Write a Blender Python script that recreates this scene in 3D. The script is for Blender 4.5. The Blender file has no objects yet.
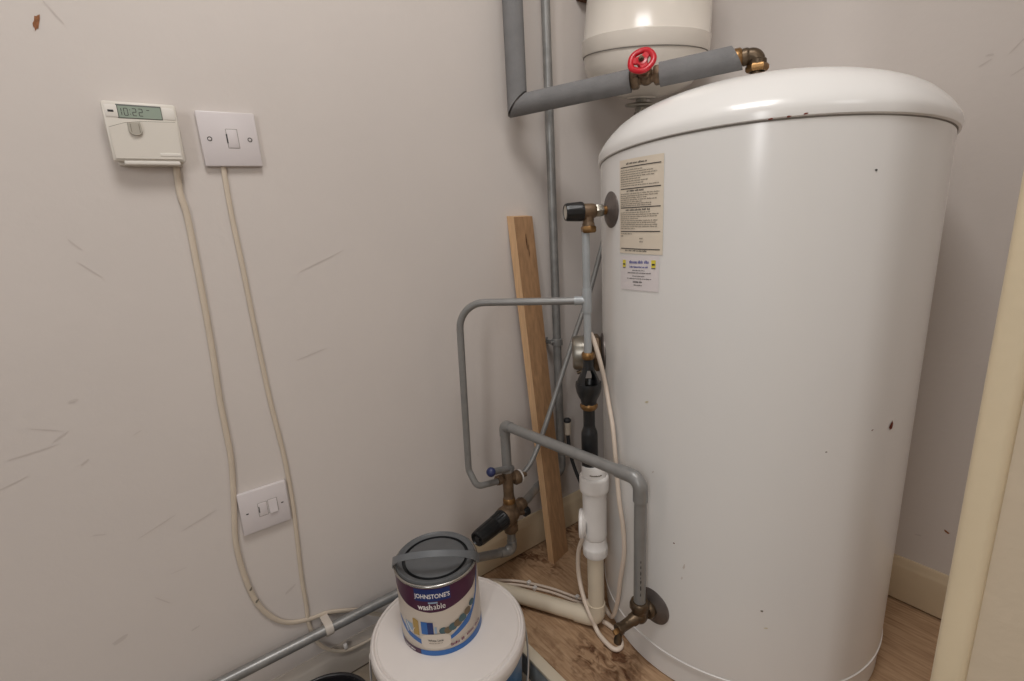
import bpy, bmesh, math, random
from mathutils import Vector, Matrix
random.seed(7)
V = Vector
PI = math.pi
scene = bpy.context.scene
COL = scene.collection

# ------------------------------------------------------------------ survey of the room
# World frame: z = 0 on the cupboard floor, left wall in the plane x = 0 (running along y),
# back wall in the plane y = 0.  The camera pose was solved from the photograph.
CAM = V((0.99871475, -1.30821208, 0.945))
FPX = 500.0
def _n(v): return v.normalized()
DN = _n(V((114, 1999.5, 500)))
AY = V((678, -165.5, 500)); AY = _n(AY - DN * AY.dot(DN))
AZ = -DN
AX = AY.cross(AZ)
ROT = Matrix((AX, AY, AZ))                       # world = ROT @ (right, down, forward)
def ray(u, v): return ROT @ V(((u - 512) / FPX, (v - 340.5) / FPX, 1))
def on_x(u, v, x=0.0): r = ray(u, v); return CAM + r * ((x - CAM.x) / r.x)
def on_y(u, v, y=0.0): r = ray(u, v); return CAM + r * ((y - CAM.y) / r.y)
def on_z(u, v, z=0.0): r = ray(u, v); return CAM + r * ((z - CAM.z) / r.z)
def at_depth(u, v, d): return CAM + ray(u, v) * d
def on_cyl(u, v, c, rad):
    r = ray(u, v); ox, oy = CAM.x - c[0], CAM.y - c[1]
    a = r.x * r.x + r.y * r.y; b = 2 * (ox * r.x + oy * r.y); k = ox * ox + oy * oy - rad * rad
    t = (-b - math.sqrt(max(b * b - 4 * a * k, 0))) / (2 * a)
    return CAM + r * t

# ------------------------------------------------------------------ materials
def srgb(r, g, b):
    f = lambda c: (c / 255 / 12.92) if c / 255 <= .04045 else ((c / 255 + .055) / 1.055) ** 2.4
    return (f(r), f(g), f(b), 1)
def mat(name, col, rough=.5, metal=0, spec=.5, coat=0, var=0.0, vscale=20, bump=0.0, bscale=200, col2=None, detail=4, stretch=None):
    m = bpy.data.materials.new(name); m.use_nodes = True
    nt = m.node_tree; p = nt.nodes['Principled BSDF']
    p.inputs['Base Color'].default_value = col
    p.inputs['Roughness'].default_value = rough
    p.inputs['Metallic'].default_value = metal
    p.inputs['Specular IOR Level'].default_value = spec
    p.inputs['Coat Weight'].default_value = coat
    if var or bump:
        tc = nt.nodes.new('ShaderNodeTexCoord'); src = tc.outputs['Object']
        if stretch:
            mp = nt.nodes.new('ShaderNodeMapping'); mp.inputs['Scale'].default_value = stretch
            nt.links.new(src, mp.inputs[0]); src = mp.outputs[0]
    if var:
        no = nt.nodes.new('ShaderNodeTexNoise'); no.inputs['Scale'].default_value = vscale; no.inputs['Detail'].default_value = detail
        nt.links.new(src, no.inputs['Vector'])
        rp = nt.nodes.new('ShaderNodeValToRGB'); rp.color_ramp.elements[0].position = .32; rp.color_ramp.elements[1].position = .68
        c2 = col2 or tuple(c * (1 - var) for c in col[:3]) + (1,)
        rp.color_ramp.elements[0].color = c2; rp.color_ramp.elements[1].color = col
        nt.links.new(no.outputs['Fac'], rp.inputs[0]); nt.links.new(rp.outputs[0], p.inputs['Base Color'])
    if bump:
        nb = nt.nodes.new('ShaderNodeTexNoise'); nb.inputs['Scale'].default_value = bscale; nb.inputs['Detail'].default_value = 3
        nt.links.new(src, nb.inputs['Vector'])
        bp = nt.nodes.new('ShaderNodeBump'); bp.inputs['Strength'].default_value = bump; bp.inputs['Distance'].default_value = .002
        nt.links.new(nb.outputs['Fac'], bp.inputs['Height']); nt.links.new(bp.outputs[0], p.inputs['Normal'])
    return m

M = dict(
    wall=mat('wall_paint', srgb(213, 205, 199), .75, spec=.25, var=.05, vscale=2.2, bump=.25, bscale=60),
    ceil=mat('ceiling_paint', srgb(228, 224, 220), .8, spec=.2),
    skirt=mat('skirting_paint', srgb(210, 190, 160), .45, var=.08, vscale=9),
    skirtg=mat('grey_skirting_paint', srgb(201, 191, 180), .45, var=.08, vscale=9),
    frame=mat('door_frame_paint', srgb(231, 214, 182), .35, var=.05, vscale=12, bump=.15, bscale=90),
    front=mat('cream_wall_paint', srgb(216, 200, 176), .6, var=.06, vscale=8, bump=.25, bscale=70),
    lowwall=mat('riser_paint', srgb(150, 156, 158), .6, var=.15, vscale=14),
    lowfloor=mat('beige_underlay', srgb(160, 145, 127), .9, var=.3, vscale=18),
    tank=mat('tank_white_enamel', srgb(228, 226, 223), .2, spec=.5, var=.02, vscale=3),
    vessel=mat('vessel_white_enamel', srgb(226, 218, 207), .2, spec=.5),
    seam=mat('dark_seam_band', srgb(120, 115, 108), .7),  # darker band along the lid and vessel seams
    grey=mat('grey_painted_pipe', srgb(142, 141, 139), .36, metal=.3, var=.12, vscale=40, bump=.2, bscale=120),
    palegrey=mat('pale_grey_pipe', srgb(166, 170, 172), .4, metal=.2, var=.1, vscale=40),
    greyd=mat('dark_grey_painted_pipe', srgb(150, 149, 147), .36, metal=.4, var=.25, vscale=40),
    foam=mat('grey_foam_insulation', srgb(126, 125, 125), .85, spec=.2, var=.12, vscale=30, bump=.4, bscale=300),
    brass=mat('brass', srgb(158, 122, 80), .38, metal=.9, var=.45, vscale=60),
    oldbrass=mat('tarnished_brass', srgb(128, 106, 84), .48, metal=.55, var=.4, vscale=70, bump=.4, bscale=200),
    bronze=mat('dark_bronze', srgb(108, 92, 74), .4, metal=.8, var=.4, vscale=60),
    steel=mat('dull_steel', srgb(165, 160, 150), .35, metal=.9, var=.25, vscale=50),
    boss=mat('dull_grey_boss', srgb(118, 110, 106), .45, metal=.6, var=.35, vscale=35),
    black=mat('black_plastic', srgb(26, 27, 29), .34, var=.2, vscale=60),
    blackdull=mat('black_rubber', srgb(52, 52, 54), .6, var=.2, vscale=60),
    red=mat('red_enamel', srgb(196, 24, 40), .3, var=.15, vscale=60),
    blue=mat('blue_plastic', srgb(40, 48, 88), .4),
    pvcw=mat('white_plastic', srgb(228, 224, 220), .35, var=.03, vscale=30),
    pvcc=mat('cream_plastic_pipe', srgb(219, 206, 184), .4, var=.08, vscale=15),
    cable=mat('cream_cable', srgb(206, 192, 174), .5, var=.06, vscale=30),
    cablew=mat('white_cable', srgb(222, 206, 190), .45),
    plate=mat('white_plate_plastic', srgb(214, 207, 207), .32),
    ctrl=mat('offwhite_control_plastic', srgb(217, 211, 201), .38),
    ctrlpanel=mat('pale_panel_plastic', srgb(226, 221, 213), .38),
    knobgrey=mat('grey_knob_plastic', srgb(176, 170, 158), .4),
    lcd=mat('lcd_green', srgb(150, 163, 149), .25),
    lcdbez=mat('lcd_bezel', srgb(92, 95, 90), .4),
    ink=mat('dark_ink', srgb(62, 60, 58), .7),
    inksoft=mat('soft_ink', srgb(120, 112, 100), .7),
    paper=mat('cream_paper_label', srgb(222, 210, 192), .6, var=.04, vscale=30),
    paperw=mat('white_sticker', srgb(221, 214, 214), .5),
    inkblue=mat('blue_ink', srgb(60, 70, 150), .6),
    inkyel=mat('yellow_ink', srgb(222, 206, 70), .6),
    slot=mat('dark_slot', srgb(48, 46, 46), .7),
    litwood=mat('pine_lit_edge', srgb(216, 176, 134), .6, var=.22, vscale=12, stretch=(40, 40, 1.5)),  # lit copy of the pine, light painted into the plank's narrow side and ends
    wood=mat('pine_face', srgb(180, 140, 102), .6, var=.28, vscale=10, stretch=(30, 12, 1.2), bump=.2, bscale=80),
    woodd=mat('dark_knot', srgb(92, 58, 34), .7),
    rust=mat('rust', srgb(120, 46, 24), .8, var=.5, vscale=400),
    stain=mat('yellow_stain', srgb(205, 194, 160), .4),
    chip=mat('bare_plaster', srgb(160, 106, 70), .9, var=.45, vscale=250),
    scuff=mat('wall_scuff', srgb(201, 192, 186), .8),
    tin=mat('tin_metal', srgb(176, 174, 170), .25, metal=1),
    lid=mat('grey_lid_plastic', srgb(92, 94, 96), .42, var=.1, vscale=60),
    liddark=mat('lid_groove', srgb(30, 31, 33), .6),
    strap=mat('grey_strap_plastic', srgb(104, 107, 110), .38),
    canlab=mat('can_cream_label', srgb(214, 203, 190), .35),
    purple=mat('can_purple', srgb(74, 32, 62), .3, var=.1, vscale=40),
    navy=mat('can_navy', srgb(24, 46, 106), .35),
    canblue=mat('can_blue', srgb(44, 102, 172), .35),
    white=mat('print_white', srgb(236, 232, 228), .5),
    gold=mat('print_gold', srgb(176, 146, 84), .5),
    teal=mat('print_teal', srgb(72, 98, 104), .5),
    olive=mat('print_olive', srgb(112, 96, 72), .5),
    skyp=mat('print_pale_blue', srgb(150, 172, 196), .5),
    magenta=mat('print_plum', srgb(120, 40, 80), .5),
    buckw=mat('bucket_white_plastic', srgb(224, 217, 212), .35, var=.03, vscale=20),
    buckb=mat('bucket_blue', srgb(46, 98, 146), .35),
    wire=mat('wire_steel', srgb(190, 184, 176), .3, metal=.8),
    tub=mat('black_tub_plastic', srgb(30, 28, 30), .35),
)

def floor_mat():
    m = bpy.data.materials.new('stained_board_floor'); m.use_nodes = True
    nt = m.node_tree; p = nt.nodes['Principled BSDF']; p.inputs['Roughness'].default_value = .55
    p.inputs['Specular IOR Level'].default_value = .3
    tc = nt.nodes.new('ShaderNodeTexCoord')
    def mp(scale, rot=0):
        n = nt.nodes.new('ShaderNodeMapping'); n.inputs['Scale'].default_value = scale; n.inputs['Rotation'].default_value = (0, 0, rot)
        nt.links.new(tc.outputs['Object'], n.inputs[0]); return n.outputs[0]
    def noise(vec, s, d, dist=0):
        n = nt.nodes.new('ShaderNodeTexNoise'); n.inputs['Scale'].default_value = s; n.inputs['Detail'].default_value = d; n.inputs['Distortion'].default_value = dist
        nt.links.new(vec, n.inputs['Vector']); return n.outputs['Fac']
    def ramp(f, stops):
        r = nt.nodes.new('ShaderNodeValToRGB'); e = r.color_ramp.elements
        while len(e) < len(stops): e.new(.5)
        for q, (pos, c) in zip(e, stops): q.position = pos; q.color = c
        nt.links.new(f, r.inputs[0]); return r.outputs[0]
    def mix(a, b, fac):
        n = nt.nodes.new('ShaderNodeMix'); n.data_type = 'RGBA'
        nt.links.new(fac, n.inputs[0]); nt.links.new(a, n.inputs[6]); nt.links.new(b, n.inputs[7]); return n.outputs[2]
    w = lambda v: (v, v, v, 1)
    grain = ramp(noise(mp((3, 34, 1), .25), 5, 6, .6), [(.3, srgb(150, 118, 90)), (.55, srgb(176, 145, 114)), (.75, srgb(192, 162, 132))])
    dark = ramp(noise(mp((8, 40, 1), .25), 7, 8, 1.5), [(.3, srgb(72, 46, 30)), (.7, srgb(118, 82, 56))])
    blotch = ramp(noise(mp((1, 1, 1)), 6.0, 7, .8), [(.44, w(0)), (.60, w(1))])
    fine = ramp(noise(mp((1, 1.6, 1)), 34, 8, 1.2), [(.42, w(.1)), (.62, w(1))])
    mul = nt.nodes.new('ShaderNodeMath'); mul.operation = 'MULTIPLY'
    nt.links.new(blotch, mul.inputs[0]); nt.links.new(fine, mul.inputs[1])
    # the boards right of the cylinder are cleaner
    sx = nt.nodes.new('ShaderNodeSeparateXYZ'); nt.links.new(tc.outputs['Object'], sx.inputs[0])
    clean = ramp(sx.outputs[0], [(.55, w(1)), (.7, w(.12))])
    mul2 = nt.nodes.new('ShaderNodeMath'); mul2.operation = 'MULTIPLY'
    nt.links.new(mul.outputs[0], mul2.inputs[0]); nt.links.new(clean, mul2.inputs[1])
    nt.links.new(mix(grain, dark, mul2.outputs[0]), p.inputs['Base Color'])
    return m
M['floor'] = floor_mat()

# ------------------------------------------------------------------ mesh building
def axes(d, up=V((0, 0, 1))):
    d = d.normalized()
    if abs(d.dot(up)) > .98: up = V((1, 0, 0))
    a = up.cross(d).normalized(); b = d.cross(a).normalized()
    return a, b, d

class MB:
    """collects shapes in world coordinates and links them as ONE mesh object"""
    def __init__(s): s.v = []; s.f = []; s.mi = []; s.mats = []; s.cur = 0
    def use(s, m):
        if m not in s.mats: s.mats.append(m)
        s.cur = s.mats.index(m); return s
    def add(s, vs, fs):
        o = len(s.v); s.v += [V(p) for p in vs]
        for f in fs: s.f.append([o + i for i in f]); s.mi.append(s.cur)
        return s
    def hexa(s, p):            # 8 corners: bottom 4 ccw, top 4 ccw
        return s.add(p, [(3, 2, 1, 0), (4, 5, 6, 7), (0, 1, 5, 4), (1, 2, 6, 5), (2, 3, 7, 6), (3, 0, 4, 7)])
    def box(s, lo, hi, bev=0.0, seg=2):
        bm = bmesh.new(); bmesh.ops.create_cube(bm, size=1)
        c = [(lo[i] + hi[i]) / 2 for i in range(3)]; d = [hi[i] - lo[i] for i in range(3)]
        for v in bm.verts: v.co = V((c[0] + v.co.x * d[0], c[1] + v.co.y * d[1], c[2] + v.co.z * d[2]))
        if bev: bmesh.ops.bevel(bm, geom=bm.edges[:], offset=bev, segments=seg, profile=.5, affect='EDGES')
        bm.verts.index_update()
        s.add([v.co.copy() for v in bm.verts], [[v.index for v in f.verts] for f in bm.faces]); bm.free(); return s
    def lathe(s, org, d, prof, n=48, up=V((0, 0, 1))):   # prof: (distance along d, radius)
        a, b, d = axes(V(d), up); org = V(org); vs = []; fs = []; rows = []
        for h, r in prof:
            if r < 1e-6: rows.append([len(vs)]); vs.append(org + d * h)
            else:
                rows.append(list(range(len(vs), len(vs) + n)))
                for i in range(n):
                    t = 2 * PI * i / n; vs.append(org + d * h + (a * math.cos(t) + b * math.sin(t)) * r)
        for r0, r1 in zip(rows, rows[1:]):
            if len(r0) == 1 and len(r1) == 1: continue
            for i in range(n):
                j = (i + 1) % n
                if len(r0) == 1: fs.append((r0[0], r1[i], r1[j])) if False else fs.append((r0[0], r1[j], r1[i])[::-1])
                elif len(r1) == 1: fs.append((r0[i], r0[j], r1[0]))
                else: fs.append((r0[i], r0[j], r1[j], r1[i]))
        return s.add(vs, fs)
    def cyl(s, p, q, r, r2=None, n=24, bev=0.0):
        p = V(p); q = V(q); L = (q - p).length; r2 = r if r2 is None else r2; e = bev
        pr = [(0, 0), (0, r - e), (e, r), (L - e, r2), (L, r2 - e), (L, 0)] if e else [(0, 0), (0, r), (L, r2), (L, 0)]
        return s.lathe(p, q - p, pr, n)
    def nut(s, p, q, r, n=6):  # chamfered hexagon
        p = V(p); q = V(q); L = (q - p).length; e = min(.18 * r, L * .3)
        return s.lathe(p, q - p, [(0, 0), (0, r * .86), (e, r), (L - e, r), (L, r * .86), (L, 0)], n)
    def ball(s, c, r, d=(0, 0, 1), sq=1.0, n=24):
        k = 10; return s.lathe(c, d, [(-r * sq * math.cos(PI * i / k), r * math.sin(PI * i / k) if 0 < i < k else 0) for i in range(k + 1)], n)
    def torus(s, c, d, R, r, n=40, k=10, wob=0, nw=0, sq=1.0):
        a, b, d = axes(V(d)); c = V(c); vs = []; fs = []
        for i in range(n):
            t = 2 * PI * i / n; RR = R * (1 + wob * math.cos(nw * t)); e = a * math.cos(t) + b * math.sin(t)
            for j in range(k):
                u = 2 * PI * j / k; vs.append(c + e * (RR + r * math.cos(u)) + d * (r * sq * math.sin(u)))
        for i in range(n):
            for j in range(k):
                fs.append((i * k + j, ((i + 1) % n) * k + j, ((i + 1) % n) * k + (j + 1) % k, i * k + (j + 1) % k))
        return s.add(vs, fs)
    def tube(s, pts, r, n=16, cap=True, flat=None, flatn=None):
        """round tube (or flat elliptical: flat = (wide, thin) half sizes, flatn = the thin direction)"""
        pts = [V(p) for p in pts]; vs = []; fs = []; a = None
        for i, p in enumerate(pts):
            t = (pts[min(i + 1, len(pts) - 1)] - pts[max(i - 1, 0)]).normalized()
            if flat:
                nn = V(flatn) if not callable(flatn) else flatn(p)
                b = (nn - t * nn.dot(t)).normalized(); a = b.cross(t).normalized(); ra, rb = flat
            else:
                if a is None: a, b, _ = axes(t)
                a = (a - t * a.dot(t)).normalized(); b = t.cross(a).normalized()
                ra = rb = r[i] if isinstance(r, (list, tuple)) else r
            for j in range(n):
                u = 2 * PI * j / n; vs.append(p + a * (ra * math.cos(u)) + b * (rb * math.sin(u)))
        for i in range(len(pts) - 1):
            for j in range(n):
                k = (j + 1) % n; fs.append((i * n + j, i * n + k, (i + 1) * n + k, (i + 1) * n + j))
        if cap:
            fs.append(tuple(reversed(range(n)))); fs.append(tuple(range((len(pts) - 1) * n, len(pts) * n)))
        return s.add(vs, fs)
    def build(s, name, m=None, parent=None, smooth=True, angle=38):
        off = V((0, 0, 0)); q = parent
        while q is not None: off += q.location; q = q.parent
        me = bpy.data.meshes.new(name)
        me.from_pydata([p - off for p in s.v], [], s.f)
        if m is not None and not s.mats: me.materials.append(m)
        for x in s.mats: me.materials.append(x)
        bm = bmesh.new(); bm.from_mesh(me)
        if s.mats:
            for f, i in zip(bm.faces, s.mi): f.material_index = i
        bmesh.ops.recalc_face_normals(bm, faces=bm.faces[:])
        for f in bm.faces: f.smooth = smooth
        lim = math.radians(angle)
        for e in bm.edges:
            if len(e.link_faces) == 2: e.smooth = e.calc_face_angle(0) < lim
        bm.to_mesh(me); bm.free()
        o = bpy.data.objects.new(name, me); COL.objects.link(o)
        if parent is not None: o.parent = parent
        return o

def thing(name, label, cat, loc, group=None):
    o = bpy.data.objects.new(name, None); COL.objects.link(o); o.location = V(loc); o.empty_display_size = .05
    o['label'] = label; o['category'] = cat
    if group: o['group'] = group
    return o
def tag(o, label, cat, group=None):
    o['label'] = label; o['category'] = cat
    if group: o['group'] = group
    return o
def struct(o): o['kind'] = 'structure'; return o
def lab(o, t): o['label'] = t; return o

def fillet(pts, rad, n=8):
    pts = [V(p) for p in pts]; out = [pts[0]]
    for i in range(1, len(pts) - 1):
        p, c, q = pts[i - 1], pts[i], pts[i + 1]; r = rad[i - 1] if isinstance(rad, (list, tuple)) else rad
        if (p - c).angle(q - c) > PI - .002: out.append(c); continue
        u = (p - c); w = (q - c); lu, lw = u.length, w.length; u.normalize(); w.normalize()
        ang = u.angle(w); d = min(r / math.tan(ang / 2), lu * .49, lw * .49)
        s0, s1 = c + u * d, c + w * d
        rr = d * math.tan(ang / 2); cen = c + (u + w).normalized() * (rr / math.sin(ang / 2))
        e0, e1 = s0 - cen, s1 - cen; tot = e0.angle(e1)
        for k in range(n + 1):
            t = k / n
            if tot < 1e-4: out.append(s0.lerp(s1, t)); continue
            out.append(cen + (e0 * math.sin((1 - t) * tot) + e1 * math.sin(t * tot)) / math.sin(tot))
    out.append(pts[-1]); return out
def spline(pts, k=8):
    P = [V(p) for p in pts]; P = [P[0] * 2 - P[1]] + P + [P[-1] * 2 - P[-2]]; out = []
    for i in range(1, len(P) - 2):
        p0, p1, p2, p3 = P[i - 1:i + 3]
        for j in range(k):
            t = j / k
            out.append(.5 * ((2 * p1) + (p2 - p0) * t + (2 * p0 - 5 * p1 + 4 * p2 - p3) * t * t + (3 * p1 - p0 - 3 * p2 + p3) * t ** 3))
    out.append(P[-2]); return out

def text_mesh(txt, size, bold=0.0):
    cu = bpy.data.curves.new('t', 'FONT'); cu.body = txt; cu.size = size; cu.align_x = 'CENTER'; cu.align_y = 'CENTER'; cu.offset = bold
    cu.resolution_u = 3
    o = bpy.data.objects.new('t', cu); COL.objects.link(o)
    bpy.context.view_layer.update()
    me = bpy.data.meshes.new_from_object(o.evaluated_get(bpy.context.evaluated_depsgraph_get()))
    vs = [v.co.copy() for v in me.vertices]; fs = [list(p.vertices) for p in me.polygons]
    bpy.data.objects.remove(o); bpy.data.curves.remove(cu); bpy.data.meshes.remove(me)
    return vs, fs
def wrap(mb, vf, fn, sx=1, dx=0, dy=0):
    vs, fs = vf
    return mb.add([fn(v.x * sx + dx, v.y + dy) for v in vs], fs)
def patch(mb, us, lo, hi, fn, nv=2):     # strip between the curves lo(u) and hi(u), mapped by fn
    vs = []; fs = []
    for u in us:
        for k in range(nv + 1): vs.append(fn(u, lo(u) + (hi(u) - lo(u)) * k / nv))
    w = nv + 1
    for i in range(len(us) - 1):
        for k in range(nv): fs.append((i * w + k, (i + 1) * w + k, (i + 1) * w + k + 1, i * w + k + 1))
    return mb.add(vs, fs)
def lin(a, b, n): return [a + (b - a) * i / n for i in range(n + 1)]
def pw(pts):
    def f(x):
        if x <= pts[0][0]: return pts[0][1]
        for (a, b), (c, d) in zip(pts, pts[1:]):
            if x <= c: return b + (d - b) * (x - a) / (c - a)
        return pts[-1][1]
    return f

# ------------------------------------------------------------------ the room
WX = -.012        # left wall plane
WY = .012         # back wall plane
LOW = -.06        # level of the floor outside the cupboard
EDGE = -.767      # front edge of the cupboard floor
CEIL = 2.36
RX = 2.6; FY = -3.4

wl = struct(MB().box((WX - .1, FY, LOW - .1), (WX, WY + .1, CEIL)).build('wall_left', M['wall']))
wb = struct(MB().box((WX, WY, LOW - .1), (RX, WY + .1, CEIL)).build('wall_back', M['wall']))
struct(MB().box((.9478, -.779, LOW), (1.16, -.70, CEIL)).build('wall_front', M['front']))
struct(MB().box((RX, FY, LOW - .1), (RX + .1, WY + .1, CEIL)).build('wall_right', M['wall']))
struct(MB().box((WX - .1, FY, CEIL), (RX + .1, WY + .1, CEIL + .08)).build('ceiling', M['ceil']))
struct(MB().box((WX, EDGE, -.03), (RX, WY, 0)).build('floor', M['floor']))
struct(MB().box((WX - .05, FY, LOW - .06), (RX, EDGE + .06, LOW)).build('floor_hall', M['lowfloor']))
# front edge of the cupboard floor: riser board and cream nosing strip
struct(MB().box((WX, EDGE - .004, LOW), (RX, EDGE + .001, -.004), .001).build('trim_1', M['lowwall']))
struct(MB().box((WX, EDGE - .006, -.006), (RX, EDGE + .019, .0025), .002).build('trim_2', M['pvcc']))
# door frame at the right: architrave with a rounded inner edge
prof = [(.0, 0), (.0, -.004), (.0015, -.0065), (.005, -.008), (.016, -.008), (.0185, -.007), (.0205, -.005), (.0222, -.0015), (.0225, .002)]
fm = MB(); vs = []; fs = []
for z in (LOW, CEIL):
    for x, y in prof: vs.append((.9247 + x, -.778 + y, z))
k = len(prof)
for i in range(k - 1): fs.append((i, i + 1, k + i + 1, k + i))
fm.add(vs, fs)
fm.box((.9247, -.778, LOW), (.949, -.70, CEIL))
struct(fm.build('door_1', M['frame']))

# skirting boards (small ogee on top)
def skirting(name, pts2d, along0, along1, axis, z0, m='skirt'):
    mb = MB(); vs = []; fs = []
    for t in (along0, along1):
        for d, z in pts2d: vs.append((d, t, z0 + z) if axis == 'y' else (t, -d, z0 + z))
    k = len(pts2d)
    for i in range(k): j = (i + 1) % k; fs.append((i, j, k + j, k + i))
    fs.append(tuple(range(k))); fs.append(tuple(range(k, 2 * k)))
    mb.add(vs, fs); return struct(mb.build(name, M[m], angle=25))
def sk(h, back): return [(0, 0.005), (0, h - .024), (-.002, h - .018), (-.005, h - .012), (-.006, h - .004), (-.0085, h), (back, h), (back, 0.005)]
skirting('baseboard_left', sk(.103, WX), EDGE + .02, WY, 'y', 0)
skirting('baseboard_hall', sk(.086, WX), FY, EDGE, 'y', LOW, 'skirtg')
skirting('baseboard_back', sk(.113, -WY), WX + .012, RX - .002, 'x', 0)

# marks on the walls
def blot(mb, c, du, dv, n, size, aspect, ang, jag=.35):
    ps = []
    for i in range(n):
        t = 2 * PI * i / n; r = size * (1 + random.uniform(-jag, jag))
        a, b = r * math.cos(t), r * aspect * math.sin(t)
        ps.append(c + du * (a * math.cos(ang) - b * math.sin(ang)) + dv * (a * math.sin(ang) + b * math.cos(ang)))
    mb.add(ps, [tuple(range(n))])
Ydir, Zdir, Xdir = V((0, 1, 0)), V((0, 0, 1)), V((1, 0, 0))
mb = MB(); c = on_x(36, 21, WX + .0006)
blot(mb, c + Zdir * -.002, Ydir, Zdir, 14, .0115, .32, 1.25, .3); mb.build('plaster_chip', M['chip'], wl)
for (u, v, s, asp, an) in ((53, 12, .022, .05, -1.0), (90, 270, .02, .05, -.8), (75, 245, .012, .1, -.9), (60, 437, .012, .12, .5), (73, 401, .006, .4, .3),
                           (45, 430, .02, .05, -.4), (85, 462, .006, .3, .6), (10, 485, .02, .06, .3), (137, 433, .007, .12, .4), (178, 571, .016, .05, .05),
                           (162, 600, .018, .05, -.9), (100, 535, .012, .12, -.3), (320, 262, .05, .02, .35), (310, 355, .03, .03, .2), (160, 525, .03, .04, .35),
                           (120, 640, .012, .3, .3), (196, 628, .008, .2, .2), (478, 455, .002, 1, 0), (290, 590, .014, .2, .5), (35, 452, .03, .04, .1), (200, 520, .03, .04, .3)):
    mb = MB(); blot(mb, on_x(u, v, WX + .0005), Ydir, Zdir, 12, s, asp, an, .3); mb.build('scuff', M['scuff'], wl)
mb = MB(); blot(mb, on_y(947, 532, WY - .0006), Xdir, Zdir, 10, .006, .35, -.5, .4); mb.build('plaster_chip', M['chip'], wb)
for (u, v, s, asp, an) in ((985, 63, .01, .12, .5), (1018, 45, .02, .05, .9), (990, 55, .006, .3, 0), (1020, 70, .012, .1, .6), (918, 535, .008, .2, .2)):
    mb = MB(); blot(mb, on_y(u, v, WY - .0005), Xdir, Zdir, 10, s, asp, an, .3); mb.build('scuff', M['scuff'], wb)

# ------------------------------------------------------------------ hot water cylinder
TC = (.4703, -.289); TR = .299
tank = thing('hot_water_tank', 'large white upright hot water cylinder with two paper labels filling the cupboard', 'water tank', (TC[0], TC[1], 0))
def tank_pt(deg, z, off=0.0):
    a = math.radians(deg); return V((TC[0] + math.cos(a) * (TR + off), TC[1] + math.sin(a) * (TR + off), z))
def tank_n(deg): a = math.radians(deg); return V((math.cos(a), math.sin(a), 0))
O = V((TC[0], TC[1], 0))
tb = MB().lathe(O, (0, 0, 1), [(.062, 0), (.062, TR - .004), (.066, TR), (.97, TR), (1.06, TR), (1.06, 0)], 128)
for p in tb.v:                      # the top of the shell follows the slightly tilted lid
    if p.z > 1.0: p.z = 1.034 + .05 * (p.x - TC[0]) - .08 * (p.y - TC[1])
tb.build('body', M['tank'], tank)
MB().lathe(O, (0, 0, 1), [(0, 0), (.0, TR - .008), (.004, TR - .003), (.054, TR - .003), (.058, TR + .001), (.0635, TR + .0015), (.066, TR - .004)], 128).build('base_ring', M['tank'], tank)
LR = TR + .0045
LN = V((-.05, .08, 1)).normalized(); LO = V((TC[0] + .0008, TC[1] + .0010, 1.030))
MB().lathe(LO, LN, [(-.001, TR - .01), (-.0025, LR - .003), (-.0005, LR), (.009, LR + .0015), (.018, LR), (.028, LR - .0055), (.038, LR - .0125), (.048, LR - .0210), (.059, LR - .032), (.069, LR - .046),
                    (.078, LR - .063), (.0865, LR - .083), (.0935, LR - .103), (.105, .16), (.115, .12), (.125, .06), (.128, 0)], 128).build('lid', M['tank'], tank)
sb = MB().lathe(O, (0, 0, 1), [(0, TR - .004), (0, TR + .0007), (.004, TR + .0012), (.004, TR - .004)], 128)
for p in sb.v: p.z += 1.0258 + .05 * (p.x - TC[0]) - .08 * (p.y - TC[1])
sb.build('lid_seam', M['seam'], tank)

def cylfn(deg0, z0, off):   # u along the shell, v upwards
    return lambda u, v: tank_pt(deg0 + math.degrees(u / TR), z0 + v, off)
D2U = lambda d: math.radians(d) * TR
def wordline(mb, fn, u0, u1, v, h, fill=.85, rnd=random):
    u = u0
    while u < u1 - h * .5:
        wl_ = rnd.uniform(1.6, 5.5) * h; e = min(u + wl_, u1)
        x = u
        while x < e - .2 * h:      # little strokes: print too small to read
            lw = h * rnd.uniform(.28, .5); hh = h * (1 if rnd.random() > .3 else 1.35)
            mb.add([fn(x, v - h / 2), fn(min(x + lw, e), v - h / 2), fn(min(x + lw, e), v - h / 2 + hh * fill), fn(x, v - h / 2 + hh * fill)], [(0, 1, 2, 3)])
            x += lw + h * .22
        u = e + h * .6
lb = MB(); patch(lb, lin(D2U(-109.6), D2U(-88.75), 24), lambda u: .8665, lambda u: 1.0290, lambda u, v: tank_pt(math.degrees(u / TR), v, .0008)); 
labo = lab(lb.build('instruction_label', M['paper'], tank), 'tall cream paper label with rows of small print')
tx = MB(); fn = lambda u, v: tank_pt(math.degrees(u / TR), v, .0013)
U0, U1 = D2U(-108.7), D2U(-89.7)
for zz in (1.0160, .9795, .9470, .9055, .8750): patch(tx, lin(U0, U1, 20), lambda u: zz - .0008, lambda u: zz + .0008, fn, 1)
rl = random.Random(3)
for (a, b, z, h) in ((.17, .70, 1.0215, .0030), (.19, .66, .9755, .0028), (.16, .78, .9428, .0028), (.14, .33, .8708 + .001, .0022), (.36, .72, .8708 + .001, .0022)):
    wordline(tx, fn, U0 + (U1 - U0) * a, U0 + (U1 - U0) * b, z, h, rnd=rl)
txs = MB()
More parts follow.
